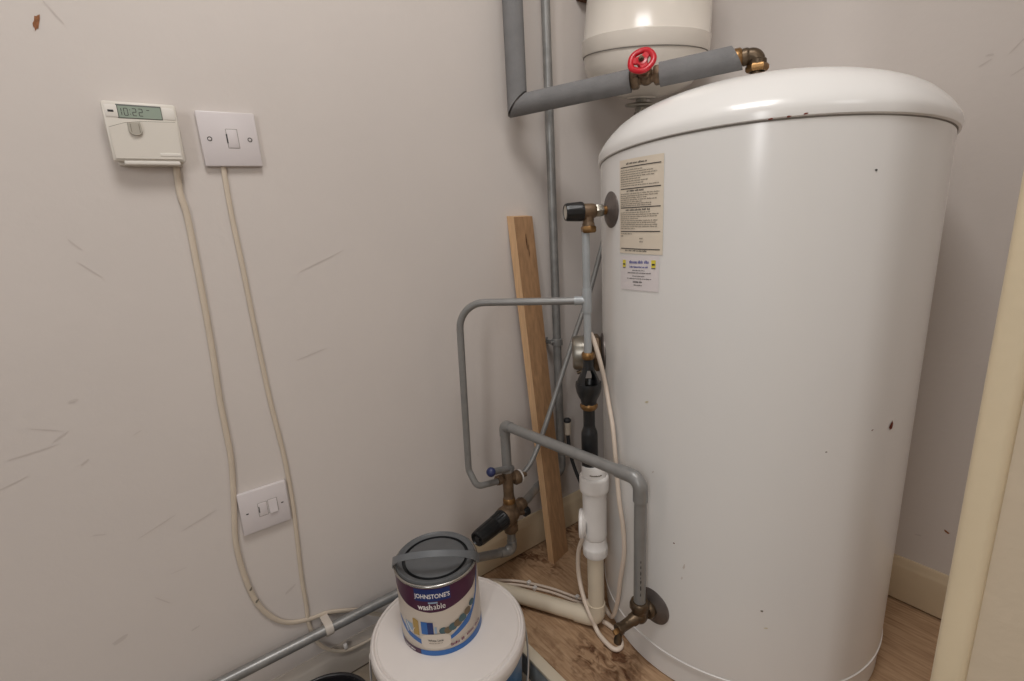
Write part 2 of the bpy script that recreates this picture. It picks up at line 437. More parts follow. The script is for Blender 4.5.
for zs, ws in (((1.0110, 1.0072, 1.0034, .9996, .9958, .9920, .9882, .9844), (.60, .84, .92, .86, .55, .74, .62, .96)),
               ((.9708, .9672, .9638, .9604, .9570, .9538, .9505), (.97, .94, .7, .92, .6, .82, .8)),
               ((.9385, .9350, .9315, .9280, .9245, .9210, .9175, .9140, .9105), (.80, .96, .93, .5, .94, .9, .95, .93, .42)),
               ((.9015, .8975), (.34, .1))):
    for z, w in zip(zs, ws): wordline(txs, fn, U0, U0 + (U1 - U0) * w, z, .0019, .8, rl)
for z in (.8935, .8880): wordline(txs, fn, U0 + (U1 - U0) * .54, U0 + (U1 - U0) * .62, z, .0022, .9, rl)
tx.build('heading_print', M['ink'], labo); txs.build('small_print', M['inksoft'], labo)
lb = MB(); patch(lb, lin(D2U(-109.0), D2U(-90.0), 24), lambda u: .8010, lambda u: .8630, lambda u, v: tank_pt(math.degrees(u / TR) , v + .0018 * (math.degrees(u / TR) + 99.5) / 9.5, .0008))
st = lab(lb.build('installer_sticker', M['paperw'], tank), 'small white sticker with blue lines of print')
fs_ = lambda u, v: tank_pt(math.degrees(u / TR), v + .0018 * (math.degrees(u / TR) + 99.5) / 9.5, .0013)
s1 = MB()
for (a, b, z, h) in ((-103.6, -94.2, .8515, .0042), (-103.4, -94.6, .8430, .0026)): wordline(s1, fs_, D2U(a), D2U(b), z, h, .95, rl)
s1.build('blue_print', M['inkblue'], st)
s2 = MB()
for (a, b, z, h) in ((-102, -96, .8370, .0015), (-104.6, -93.2, .8325, .0020), (-102, -95.6, .8268, .0016), (-104.8, -92.9, .8222, .0017), (-101.6, -97.1, .8165, .0032), (-101.2, -97.1, .8105, .0017)):
    wordline(s2, fs_, D2U(a), D2U(b), z, h, .85, rl)
s2.build('small_print', M['ink'], st)
for a in (-106.6, -92.2):
    s3 = MB(); patch(s3, lin(D2U(a - .9), D2U(a + .9), 3), lambda u: .8425, lambda u: .8555, fs_, 1)
    s3.build('yellow_mark', M['inkyel'], st)
    s4 = MB(); patch(s4, lin(D2U(a - .6), D2U(a + .6), 3), lambda u: .8465, lambda u: .8495, lambda u, v: fs_(u, v) + tank_n(math.degrees(u / TR)) * .0003, 1); patch(s4, lin(D2U(a - .8), D2U(a + .8), 3), lambda u: .8405, lambda u: .8418, fs_, 1)
    s4.build('dark_mark', M['ink'], st)
def tank_blot(u, v, size, asp, an, m, nm, n=10):
    p = on_cyl(u, v, TC, TR); d = math.degrees(math.atan2(p.y - TC[1], p.x - TC[0])); mb = MB(); t = V((-math.sin(math.radians(d)), math.cos(math.radians(d)), 0))
    blot(mb, tank_pt(d, p.z, .0007), t, Zdir, n, size, asp, an, .35); mb.build(nm, m, tank)
tank_blot(891, 426, .009, .45, 1.1, M['rust'], 'rust_spot'); tank_blot(647, 402, .0045, .4, .2, M['stain'], 'yellow_stain')
tank_blot(872, 430, .002, .5, .5, M['rust'], 'rust_spot'); tank_blot(826, 452, .002, .6, 0, M['inksoft'], 'speck'); tank_blot(762, 611, .0028, .8, 0, M['inksoft'], 'speck')
tank_blot(766, 628, .004, .3, 0, M['stain'], 'yellow_stain'); tank_blot(876, 170, .0018, .8, 0, M['ink'], 'speck'); tank_blot(674, 543, .002, .8, 0, M['rust'], 'rust_spot')
tank_blot(653, 472, .003, .5, 1, M['scuff'], 'speck'); tank_blot(684, 567, .006, .3, 1.4, M['scuff'], 'speck'); tank_blot(682, 578, .004, .4, 1.4, M['scuff'], 'speck')
for u, v in ((805, 114.2), (788, 117), (770, 119.4)):
    p = on_cyl(u, v, TC, TR + .001); d = math.degrees(math.atan2(p.y - TC[1], p.x - TC[0])); mb = MB()
    t = V((-math.sin(math.radians(d)), math.cos(math.radians(d)), 0)); blot(mb, tank_pt(d, p.z, .0062), t, Zdir, 8, .003, .35, .1); mb.build('rust_spot', M['rust'], tank)

# ------------------------------------------------------------------ white expansion vessel above
vr = .1445; H = .092
vdir = (V((0, 0, 1)) + V((.61, .79, 0)) * .04 + V((.79, -.61, 0)) * .12).normalized()
vb = V((.154, -.229, 1.300)) - vdir * H
vessel = thing('expansion_vessel', 'white enamelled expansion vessel mounted high in the corner above the cylinder', 'pressure vessel', vb)
MB().lathe(vb, vdir, [(0, 0), (0, .045), (.003, .06), (.012, .088), (.025, .112), (.042, .129), (.064, .1395), (H - .002, vr - .001), (H, vr - .004)], 96).build('lower_shell', M['vessel'], vessel)
MB().lathe(vb, vdir, [(H - .004, vr - .006), (H - .003, vr + .001), (H, vr + .0025), (H + .030, vr + .0035), (H + .033, vr + .001), (H + .10, vr - .003), (H + .19, vr - .008), (H + .25, vr - .016), (H + .29, vr - .035), (H + .32, vr - .065), (H + .335, .05), (H + .34, 0)], 96).build('upper_shell', M['vessel'], vessel)
MB().lathe(vb, vdir, [(H - .0045, vr - .012), (H - .0045, vr + .0008), (H - .0025, vr + .0008)], 96).build('seam', M['seam'], vessel)
c0 = vb - vdir * .010
MB().cyl(vb + vdir * .006, vb - vdir * .003, .0360, .0360, 48, .002).build('boss', M['vessel'], vessel)
MB().lathe(c0 - vdir * .006, vdir, [(-.006, 0), (-.006, .014), (-.005, .034), (-.003, .0375), (.0, .038), (.002, .036), (.006, .013), (.008, 0)], 48).build('flange', M['steel'], vessel)
nk = MB(); nk.cyl(vb, c0, .013, n=32); nk.cyl(c0 - vdir * .01, c0 - vdir * .028, .0125, n=32); nk.nut(c0 - vdir * .022, c0 - vdir * .036, .0155); nk.cyl(c0 - vdir * .034, c0 - vdir * .055, .0105, n=24)
nk.build('connector', M['steel'], vessel)
# wooden batten fixed to the left wall near the vessel
tag(MB().box((WX, -.288, 1.4575), (.010, -.165, 1.490), .002).build('wooden_batten', M['woodd']), 'short brown wooden batten on the wall above left of the white vessel', 'batten')

# ------------------------------------------------------------------ foam-wrapped pipe with red-wheel gate valve
pa, pb = V((.047, -.54, 1.1845)), V((.44, -.305, 1.2135)); pdir = (pb - pa).normalized()
ELB = V((.465, -.290, 1.2135))
ins = thing('insulated_pipe', 'pipe in thick grey foam running down the wall then across above the cylinder', 'pipe', pa)
def sleeve(pts, ri, ro, mitre0=None, mitre1=None):
    mb = MB(); n = 40; vs = []; fs = []
    a, b, d = axes(V(pts[1]) - V(pts[0])); P = [V(p) for p in pts]
    ends = [(P[0], mitre0), (P[1], mitre1)]
    for (p, mn) in ends:
        for r in (ro, ri):
            for i in range(n):
                t = 2 * PI * i / n; q = p + (a * math.cos(t) + b * math.sin(t)) * r
                if mn is not None: q = q - d * ((q - p).dot(mn) / d.dot(mn))
                vs.append(q)
    for i in range(n):
        j = (i + 1) % n
        fs += [(i, j, 2 * n + j, 2 * n + i), (n + i, 3 * n + i, 3 * n + j, n + j), (i, n + i, n + j, j), (2 * n + i, 2 * n + j, 3 * n + j, 3 * n + i)]
    mb.add(vs, fs); return mb
mit = (V((0, 0, -1)) - pdir).normalized()      # mitre plane normal at the corner
vdn = V((0, 0, -1))
sleeve([pa + V((0, 0, .9)), pa + V((0, 0, .003))], .0115, .0225, None, (vdn + pdir).normalized() * -1).build('foam_sleeve', M['foam'], ins)
s0, s1 = pa + pdir * (.0), pa + (pb - pa) * .548
sleeve([pa + pdir * .0035, s1], .0115, .0225, (vdn + pdir).normalized(), None).build('foam_sleeve', M['foam'], ins)
s2, s3 = pa + (pb - pa) * .675, pa + (pb - pa) * .985
sleeve([s2, s3], .0118, .0228, None, (pdir + V((0, 0, .45))).normalized()).build('foam_sleeve', M['foam'], ins)
cp = MB(); cp.tube([pa + V((0, 0, .02)), pa - V((0, 0, .006))], .0185, 24); cp.ball(pa - V((0, 0, .008)), .0185, sq=.75)
lab(cp.build('corner_elbow', M['boss'], ins), 'dull metal elbow end showing below the foam corner')
MB().tube([pa + pdir * .02, pa + pdir * .2, pb + pdir * .01], .011, 20).build('pipe', M['bronze'], ins)

gvc = pa + (pb - pa) * .617
pperp = pdir.cross(V((0, 0, 1))).normalized()
gv = thing('gate_valve', 'brass gate valve with red handwheel on the foam-wrapped pipe', 'valve', gvc)
g = MB(); g.cyl(gvc - pdir * .020, gvc + pdir * .020, .0115, n=24); g.ball(gvc, .0155, pdir, 1.0); 
sdir = ((CAM - gvc).normalized() * .80 + V((0, 0, 1)) * .55 - pdir * .15).normalized()
g.lathe(gvc, sdir, [(0, .010), (.012, .0135), (.017, .0145), (.022, .0145), (.023, .011), (.031, .010), (.031, 0)], 24)
g.build('valve_body', M['oldbrass'], gv)
for sgn in (-1, 1): MB().nut(gvc + pdir * (sgn * .015), gvc + pdir * (sgn * .031), .0195).build('compression_nut', M['oldbrass'], gv)
MB().nut(gvc + sdir * .021, gvc + sdir * .031, .0125).build('gland_nut', M['oldbrass'], gv)
wc = gvc + sdir * .050
hw = MB(); hw.torus(wc, sdir, .0222, .0060, 72, 12, .018, 5, .8); hw.lathe(wc, sdir, [(-.010, 0), (-.010, .010), (-.002, .0115), (.003, .0105), (.004, .006), (.004, 0)], 24)
wa, wbv, _ = axes(sdir)
for i in range(3):
    t = 2 * PI * i / 3 + .95; e = wa * math.cos(t) + wbv * math.sin(t); tt = wa * -math.sin(t) + wbv * math.cos(t)
    pv = []
    for h in (-.0028, .0022):
        for rr, w in ((.007, .0075), (.015, .0062), (.0205, .0098)):
            pv += [wc + sdir * h + e * rr + tt * w, wc + sdir * h + e * rr - tt * w]
    hw.add(pv, [(0, 1, 3, 2), (2, 3, 5, 4), (6, 8, 9, 7), (8, 10, 11, 9), (0, 2, 8, 6), (2, 4, 10, 8), (1, 7, 9, 3), (3, 9, 11, 5), (4, 5, 11, 10), (0, 6, 7, 1)])
hw = hw.build('handwheel', M['red'], gv)
MB().nut(wc + sdir * .003, wc + sdir * .008, .0058).build('wheel_nut', M['bronze'], hw)
MB().cyl(gvc + sdir * .028, wc + sdir * .011, .0034, n=12).build('spindle', M['bronze'], gv)

el = thing('pipe_elbow', 'brass compression elbow on top of the white cylinder at the end of the foam-wrapped pipe', 'pipe fitting', ELB)
eb = MB(); eb.tube(fillet([ELB - pdir * .034, ELB, ELB - V((0, 0, .030))], .012), .0140, 24)
eb.lathe(ELB - pdir * .03, pdir, [(.004, .0155), (.010, .0158), (.013, .0155), (.015, .0140)], 24); eb.lathe(ELB, (0, 0, -1), [(.008, .0145), (.010, .0162), (.018, .0162), (.020, .0145)], 24)
eb.build('elbow_body', M['bronze'], el)
MB().nut(ELB - pdir * .046, ELB - pdir * .027, .0190, 8).build('compression_nut', M['brass'], el)
MB().nut(ELB - V((0, 0, .0165)), ELB - V((0, 0, .030)), .0205, 6).build('compression_nut', M['brass'], el)
MB().tube([ELB - V((0, 0, .028)), ELB - V((0, 0, .080))], .011, 20).build('pipe_tail', M['bronze'], el)

# ------------------------------------------------------------------ pressure relief valve on the cylinder
rz = .945; rn = tank_n(-117); rp = tank_pt(-117, rz)
prv = thing('relief_valve', 'brass relief valve with black cap on the upper left side of the cylinder', 'valve', rp)
def bossplate(p, nn, name, parent, R=.0365, m='boss', yo=0):
    MB().lathe(p, nn, [(-.002, 0), (-.002, R), (.001, R), (.003, R - .003), (.007, R * .5), (.010, R * .36), (.010, 0)], 40).build(name, M[m], parent)
bossplate(rp, rn, 'boss_plate', prv, .0340)
b = MB(); b.cyl(rp + rn * .006, rp + rn * .030, .0085, n=20)
b.build('nipple', M['brass'], prv)
MB().nut(rp + rn * .017, rp + rn * .034, .0128).build('hex_nut', M['steel'], prv)
RT = rp + rn * .0455
b = MB(); b.lathe(rp, rn, [(.030, .010), (.032, .0125), (.037, .014), (.054, .0145), (.058, .0125), (.06, .0)], 28); b.cyl(RT, RT - Zdir * .026, .0105, n=24)
b.lathe(RT - Zdir * .024, (0, 0, -1), [(-.004, .0105), (0, .0118), (.006, .0115)], 24); b.build('valve_body', M['oldbrass'], prv)
MB().nut(RT - Zdir * .027, RT - Zdir * .040, .0148).build('compression_nut', M['brass'], prv)
kn = MB(); N = 48; vs = []; fs = []
a_, b_, d_ = axes(rn)
for h, r, rib in ((.057, .0175, 0), (.061, .0182, 0), (.0625, .0182, 1), (.086, .0168, 1), (.0905, .0155, 0), (.0915, .0135, 0), (.0895, .0128, 0)):
    for i in range(N):
        t = 2 * PI * i / N; rr = r * (1 - (.06 if rib and i % 4 == 0 else 0)); vs.append(rp + rn * h + (a_ * math.cos(t) + b_ * math.sin(t)) * rr)
for k in range(6):
    for i in range(N): j = (i + 1) % N; fs.append((k * N + i, k * N + j, (k + 1) * N + j, (k + 1) * N + i))
fs.append(tuple(range(N))); kn.add(vs, fs); kn = kn.build('black_cap', M['black'], prv)
MB().cyl(rp + rn * .089, rp + rn * .0902, .0125, n=32).build('cap_disc', M['knobgrey'], kn)

# ------------------------------------------------------------------ discharge pipe with tee and branch loop
SX, SY = RT.x - .0035, RT.y - .0045
def S(z): return V((SX, SY, z))
def W(z): return V((SX + .0050, SY + .0064, z))
dp = thing('discharge_pipe', 'thin grey pipe dropping from the relief valve with a looped branch bending left', 'pipe', S(.655))
MB().tube([S(rz - .034), S(.80), S(.655)], .0076, 20).build('vertical_pipe', M['palegrey'], dp)
tz = .774
t_ = MB(); t_.lathe(S(0), (0, 0, 1), [(tz - .024, .0076), (tz - .024, .0090), (tz - .021, .0094), (tz + .021, .0094), (tz + .024, .0090), (tz + .024, .0076)], 24)
L0 = on_z(458.5, 303, tz); ldir = (L0 - S(tz)).normalized()
t_.lathe(S(tz), ldir, [(0, .0085), (.020, .0088), (.0215, .0094), (.024, .0092), (.024, .0076)], 24)
t_.build('tee', M['palegrey'], dp)
loop = fillet([S(tz), L0, on_x(464.3, 400, L0.x - .010), on_x(468.6, 470, L0.x - .024), on_x(477, 486.5, .101), on_x(497, 481.5, .095)], [.058, .2, .028, .02], 10)
MB().tube(loop, .0076, 20).build('branch_pipe', M['grey'], dp)

# ------------------------------------------------------------------ tundish (air gap funnel) and black tail pipe
tn = thing('tundish', 'black plastic tundish with viewing window between two brass nuts under the discharge pipe', 'tundish', S(.41))
MB().nut(S(.668), S(.6535), .0130, 8).build('brass_nut', M['brass'], tn)
MB().lathe(S(0), (0, 0, 1), [(.655, 0), (.655, .0102), (.640, .0105), (.636, .0112), (.632, .0115), (.632, 0)], 32).build('inlet_neck', M['black'], tn)
def arch(ph):                    # two curved webs beside the window
    mb = MB(); vs = []; fs = []; k = 7; zt, zb = .634, .601
    zs = lin(zt, zb, 6)
    for z in zs:
        f = (zt - z) / (zt - zb); R = .0118 + .0142 * f; half = math.radians(66 - 14 * math.sin(PI * f * .9))
        for r in (R, R - .003):
            for i in range(k): t = ph + half * (2 * i / (k - 1) - 1); vs.append(S(z) + V((math.cos(t), math.sin(t), 0)) * r)
    for q in range(len(zs) - 1):
        o = q * 2 * k; p = o + 2 * k
        for i in range(k - 1): fs += [(o + i, o + i + 1, p + i + 1, p + i), (o + k + i, p + k + i, p + k + i + 1, o + k + i + 1)]
        fs += [(o, p, p + k, o + k), (o + k - 1, o + 2 * k - 1, p + 2 * k - 1, p + k - 1)]
    mb.add(vs, fs); return mb
vang = math.atan2(CAM.y - SY, CAM.x - SX)
for s_ in (-1, 1): arch(vang + .28 + s_ * PI / 2).build('window_web', M['black'], tn)
MB().lathe(S(0), (0, 0, 1), [(.592, .019), (.603, .0234), (.604, .0262), (.600, .0270), (.594, .0268), (.585, .0255), (.575, .0220), (.567, .0175), (.561, .0160), (.548, .0155), (.548, .008), (.565, .009)], 40).build('funnel', M['black'], tn)
MB().nut(S(.559), S(.5455), .0185, 8).build('brass_nut', M['brass'], tn)
bp_ = MB(); bp_.tube([S(.55), S(.497)], 0.0122, 24); bp_.lathe(S(0), (0, 0, 1), [(.510, 0), (.510, .0122), (.505, .0126), (.495, .0165), (.489, .0174), (.415, .0178), (.404, .0178), (.404, 0)], 32)
bp_.build('tail_pipe', M['black'], tn)

# ------------------------------------------------------------------ white waste valve
wv = thing('waste_valve', 'white plastic waste trap valve standing upright below the black tail pipe', 'waste valve', W(.16))
MB().lathe(W(0), (0, 0, 1), [(.385, .0268), (.416, .0262), (.419, .0250), (.419, .0165), (.40, .016)], 40).build('adaptor', M['pvcw'], wv)
mb = MB()
for a in (-.5, .25):
    for k in range(5): t = vang + a * .6 + k * .11; p = W(.4035) + V((math.cos(t), math.sin(t), 0)) * .0267; blot(mb, p, V((-math.sin(t), math.cos(t), 0)), Zdir, 7, .002, .8, .3)
mb.build('print_mark', M['inksoft'], wv)
MB().lathe(W(0), (0, 0, 1), [(.356, .0255), (.356, .0300), (.359, .0316), (.366, .0320), (.388, .0318), (.392, .0308), (.394, .0285), (.394, .026)], 48).build('collar', M['pvcw'], wv)
MB().lathe(W(0), (0, 0, 1), [(.360, .0262), (.258, .0257), (.246, .0257), (.241, .0245), (.238, .0225), (.226, .0222)], 48).build('valve_body', M['pvcw'], wv)
N = 48; vs = []; fs = []; cn = MB()
for z, r, rib in ((.240, .021, 0), (.239, .0245, 0), (.222, .0255, 0), (.220, .0272, 0), (.217, .0276, 1), (.200, .0276, 1), (.197, .0266, 0), (.195, .0240, 0), (.196, .019, 0)):
    for i in range(N):
        t = 2 * PI * i / N; rr = r * (1 + (.022 if rib and i % 4 < 2 else 0)); vs.append(W(z) + V((math.cos(t), math.sin(t), 0)) * rr)
for k in range(8):
    for i in range(N): j = (i + 1) % N; fs.append((k * N + i, k * N + j, (k + 1) * N + j, (k + 1) * N + i))
cn.add(vs, fs).build('coupling_nut', M['pvcw'], wv)
sd = V((math.cos(vang - PI / 2 - .02), math.sin(vang - PI / 2 - .02), 0))
cc_ = W(.272) + sd * .0255
MB().lathe(cc_, sd, [(-.006, .024), (-.001, .030), (.002, .0325), (.006, .0325), (.009, .030), (.010, 0)], 40).build('side_cap', M['pvcw'], wv)

# cream waste pipe: drops to an elbow and runs along the floor behind the bucket
PR = .0198
w0, w1 = W(.20), W(.0225)
wdir = (on_z(504, 591, .0225) - w1); wdir.z = 0; wdir.normalize()
wp = thing('waste_pipe', 'cream plastic waste pipe with elbow running along the floor behind the paint bucket', 'pipe', w1)
MB().tube([w0, W(.055)], PR - .0012, 28).build('upright_pipe', M['pvcc'], wp)
MB().tube(fillet([W(.066), w1, w1 + wdir * .050], .021, 10), PR + .0009, 28).build('elbow', M['pvcc'], wp)
MB().tube([w1 + wdir * .045, w1 + wdir * .272], PR - .0012, 28).build('floor_pipe', M['pvcc'], wp)

# ------------------------------------------------------------------ drain/inlet valve at the cylinder foot and inlet pipe
dz = .156; dn_ = tank_n(-90.5); dpnt = tank_pt(-90.5, dz)
dv = thing('drain_valve', 'tarnished brass drain valve low on the cylinder side below the bent grey pipe', 'valve', dpnt)
bossplate(dpnt, dn_, 'boss_plate', dv, .038)
IX, IY = dpnt.x - .002, dpnt.y - .040
def I(z): return V((IX, IY, z))
MB().nut(dpnt + dn_ * .008, dpnt + dn_ * .024, .0185, 8).build('hex_nut', M['bronze'], dv)
b = MB(); b.cyl(dpnt + dn_ * .004, I(dz), .0115, n=20); b.ball(I(dz), .0165); b.cyl(I(dz), I(dz + .03), .0145, n=24)
ck = (dn_ + V((-.12, 0, -.10))).normalized()
b.lathe(I(dz), ck, [(0, .0125), (.020, .0125), (.024, .0105), (.048, .0100), (.050, .0115), (.058, .0115), (.06, 0)], 24)
b.build('valve_body', M['bronze'], dv)
q = I(dz) + ck * .052; sp = (V((.0, -.25, -1))).normalized()
MB().lathe(q, sp, [(0, .006), (.012, .0075), (.016, .0068), (.022, .0085), (.030, .0075), (.030, 0)], 20).build('hose_tail', M['bronze'], dv)
MB().nut(I(dz) + ck * .058, I(dz) + ck * .068, .0062, 4).build('drain_spindle', M['brass'], dv)
MB().nut(I(dz + .014), I(dz + .034), .0195, 8).build('compression_nut', M['bronze'], dv)

MX, MY = .0872, -.6606
def Q(z): return V((MX, MY, z))
iz = .4575
ip = thing('inlet_pipe', 'thick grey pipe crossing in front of the waste valve down to the drain valve', 'pipe', Q(.34))
R22 = .0118
pth = fillet([I(dz + .03), I(iz), Q(iz), Q(.345)], [.026, .018], 10)
MB().tube(pth, R22, 24).build('pipe', M['grey'], ip)
idir = (Q(iz) - I(iz)).normalized()
e = MB(); e.tube(fillet([I(iz - .045), I(iz), I(iz) + idir * .052], .026, 10), R22 + .0021, 24); e.build('elbow', M['grey'], ip)
e = MB(); e.tube(fillet([Q(iz) - idir * .022, Q(iz), Q(iz - .026)], .018, 10), R22 + .0013, 24); e.build('elbow', M['grey'], ip)
mb = MB()
for z, h in ((.214, .004), (.228, .006), (.243, .005), (.252, .003), (.262, .005), (.276, .004), (.288, .003)):
    t = math.atan2(CAM.y - IY, CAM.x - IX) + .15; p = I(z) + V((math.cos(t), math.sin(t), 0)) * (R22 + .0004); blot(mb, p, V((-math.sin(t), math.cos(t), 0)), Zdir, 7, h, .22, PI / 2, .3)
mb.build('print_mark', M['slot'], ip)

# ------------------------------------------------------------------ multi-block control valve
mv = thing('control_valve', 'tarnished brass inlet control valve with black knob and blue cap by the left wall', 'valve', Q(.2186))
kd = V((.254, -.967, 0)).normalized(); C0 = Q(.2186)
b = MB(); b.ball(C0, .0255, kd, 1.05); b.lathe(C0, kd, [(-.01, .022), (.012, .0265), (.024, .026), (.030, .0235), (.032, .017)], 32)
b.lathe(Q(0), (0, 0, 1), [(.180, .0165), (.20, .0185), (.235, .0195), (.242, .0175), (.252, .0145), (.275, .0130), (.30, .0135), (.336, .0150), (.344, .0120)], 28)
b.cyl(C0, C0 - kd * .040, .0150, n=24)
b.build('valve_body', M['oldbrass'], mv)
MB().lathe(Q(0), (0, 0, 1), [(.250, .0140), (.250, .0158), (.256, .0158), (.262, .0148), (.264, .0135)], 28).build('neck_ring', M['brass'], mv)
N = 60; vs = []; fs = []; kn = MB(); a_, b_, d_ = axes(kd)
for h, r, rib in ((.026, .0235, 0), (.034, .0240, 0), (.036, .0228, 1), (.060, .0218, 1), (.062, .0205, 0), (.066, .0205, 0), (.068, .0212, 1), (.118, .0192, 1), (.126, .0175, 0), (.128, .0150, 0), (.124, .0135, 0), (.122, .009, 0)):
    for i in range(N):
        t = 2 * PI * i / N; rr = r * (1 - (.07 if rib and i % 5 == 0 else 0)); vs.append(C0 + kd * h + (a_ * math.cos(t) + b_ * math.sin(t)) * rr)
for k in range(11):
    for i in range(N): j = (i + 1) % N; fs.append((k * N + i, k * N + j, (k + 1) * N + j, (k + 1) * N + i))
fs.append(tuple(range(11 * N, 12 * N))); kn.add(vs, fs); kn = kn.build('black_knob', M['black'], mv)
MB().cyl(C0 + kd * .121, C0 + kd * .126, .007, n=20, bev=.001).build('knob_screw', M['blackdull'], kn)
MB().nut(C0 - kd * .034, C0 - kd * .056, .0175, 8).build('compression_nut', M['oldbrass'], mv)
MB().nut(Q(.188), Q(.166), .0185, 8).build('compression_nut', M['oldbrass'], mv)
sc = V((.089, -.614, .203)); MB().cyl(C0 + V((.004, .01, -.004)), sc, .007, n=16).build('side_port', M['oldbrass'], mv)
MB().cyl(sc - V((0, .006, 0)), sc + V((0, .012, 0)), .0115, n=20, bev=.002).build('black_cap', M['black'], mv)
CT = Q(.322)
ln = on_x(498, 480.5, .093)
MB().nut(CT + (ln - CT) * .62, ln + (ln - CT) * .12, .0125, 8).build('compression_nut', M['oldbrass'], mv)
bn = on_x(517, 477, .09); MB().cyl(CT, bn, .0125, n=20).build('outlet_branch', M['oldbrass'], mv)
MB().lathe(bn, Ydir, [(-.012, 0), (-.012, .013), (-.008, .0175), (.004, .0175), (.007, .014), (.007, 0)], 28).build('bonnet', M['oldbrass'], mv)
MB().lathe(bn + Ydir * .0065, Ydir, [(0, 0), (0, .0165), (.002, .0172), (.004, .0165), (.004, 0)], 28).build('white_ring', M['pvcw'], mv)
lv0, lv1 = Q(.340) + V((.004, .012, 0)), on_x(491.5, 472, .115)
lv = MB(); ld = (lv1 - lv0).normalized(); lv.lathe(Q(.336), (0, 0, 1), [(0, 0), (0, .0165), (.009, .0165), (.011, .0125), (.011, 0)], 8); lv.cyl(lv0 + V((0, 0, .001)), lv1, .0075, .0085, n=12)
lv.build('isolating_lever', M['greyd'], mv)
MB().ball(lv1 + ld * .002, .0115, ld, .9).build('blue_cap', M['blue'], mv)

# thin grey balance pipe: from behind the cylinder slanting down to the control valve
bpn = thing('balance_pipe', 'slim grey pipe slanting down behind the plank to the control valve', 'pipe', bn)
pp = spline([vb - vdir * .058, vb - vdir * .075, (.112, -.235, 1.06), (.10, -.295, .925), (.10, -.370, .750), (.10, -.430, .640), (.10, -.521, .464), (.10, -.562, .388), (.098, -.588, .345), (.093, -.606, .322), bn + Ydir * .012], 8)
MB().tube(pp, .0064, 16).build('pipe', M['grey'], bpn)
MB().nut(bn + Ydir * .010, bn + V((.003, .026, .004)), .0088).build('compression_nut', M['oldbrass'], bpn)

# cold main: vertical pipe down the left wall, elbow, then across to the control valve
cm = thing('cold_main_pipe', 'tall grey vertical pipe on the left wall passing behind the plank to the control valve', 'pipe', (.02, -.42, .24))
cpth = fillet([(.02, -.42, 2.34), (.02, -.42, .80), (.02, -.42, .215), (.0195, -.50, .2130), C0 - kd * .075, C0 - kd * .045], [.5, .028, .1, .1], 10)
MB().tube(cpth, .0108, 24).build('pipe', M['greyd'], cm)
MB().tube(fillet([(.02, -.42, .27), (.02, -.42, .215), (.0195, -.468, .2135)], .028, 10), .0124, 24).build('elbow', M['greyd'], cm)
ck_ = MB(); ck_.lathe((.02, -.42, 0), (0, 0, 1), [(.597, .0108), (.598, .0150), (.614, .0150), (.615, .0108)], 28); ck_.box((WX, -.4385, .602), (.012, -.4305, .612)); ck_.box((WX, -.443, .598), (-.008, -.428, .616))
ck_.cyl((.02, -.430, .607), (.02, -.444, .607), .0045, n=10)
ck_.build('pipe_clip', M['greyd'], cm)

# low pipe along the left wall, rising into the control valve
lo = thing('low_wall_pipe', 'grey pipe running low along the left wall and up into the control valve', 'pipe', (.022, -1.15, .107))
lpth = fillet([(.022, FY, .1540), (.022, -.925, .1020), (.075, -.765, .134), (.0872, -.6606, .110), Q(.172)], [.03, .08, .022], 8)
MB().tube(lpth, .0110, 24).build('pipe', M['greyd'], lo)
MB().tube(fillet([V((.0872, -.6606, .110)) + (V((.075, -.765, .134)) - V((.0872, -.6606, .110))) * .34, (.0872, -.6606, .110), Q(.14)], .022, 10), .0126, 24).build('elbow', M['greyd'], lo)
cl = on_x(328.5, 628, .022); zc_ = cl.z
cy = cl.y; pz = .1020 + (cy + .925) * -.0211; cl_ = MB(); vs = []; fs = []
out_ = [(WX, pz - .0142)] + [(.022 + .0142 * math.cos(t), pz + .0142 * math.sin(t)) for t in lin(-PI / 2, PI / 2, 16)] + [(WX, pz + .0142)]
in_ = [(WX, pz - .0115)] + [(.022 + .0115 * math.cos(t), pz + .0115 * math.sin(t)) for t in lin(-PI / 2, PI / 2, 16)] + [(WX, pz + .0115)]
n_ = len(out_)
for yy in (cy - .008, cy + .008):
    for x_, z_ in out_ + in_: vs.append((x_, yy, z_))
for i in range(n_ - 1):
    A0, B0, C1, D1 = i, n_ + i, 2 * n_ + i, 3 * n_ + i
    fs += [(A0, A0 + 1, C1 + 1, C1), (B0, D1, D1 + 1, B0 + 1), (A0, B0, B0 + 1, A0 + 1), (C1, C1 + 1, D1 + 1, D1)]
cl_.add(vs, fs)
lab(cl_.build('pipe_clip', M['skirtg'], lo), 'pale saddle clip')

# dark hose tucked behind the waste valve
hs = thing('hose', 'thin dark hose with a pale end fitting in the corner behind the plank', 'hose', (.02, -.393, .30))
MB().tube(spline([(.018, -.389, .352), (.020, -.3895, .31), (.026, -.388, .262), (.034, -.376, .205), (.045, -.358, .150), (.07, -.335, .09), (.11, -.33, .04), (.15, -.34, .012)], 8), .0052, 12).build('hose_tube', M['blackdull'], hs)
MB().cyl((.019, -.3895, .322), (.018, -.389, .362), .0098, n=20, bev=.003).build('end_fitting', M['cable'], hs)
MB().cyl((.018, -.389, .360), (.018, -.389, .372), .0105, n=20, bev=.003).build('dark_cap', M['blackdull'], hs)

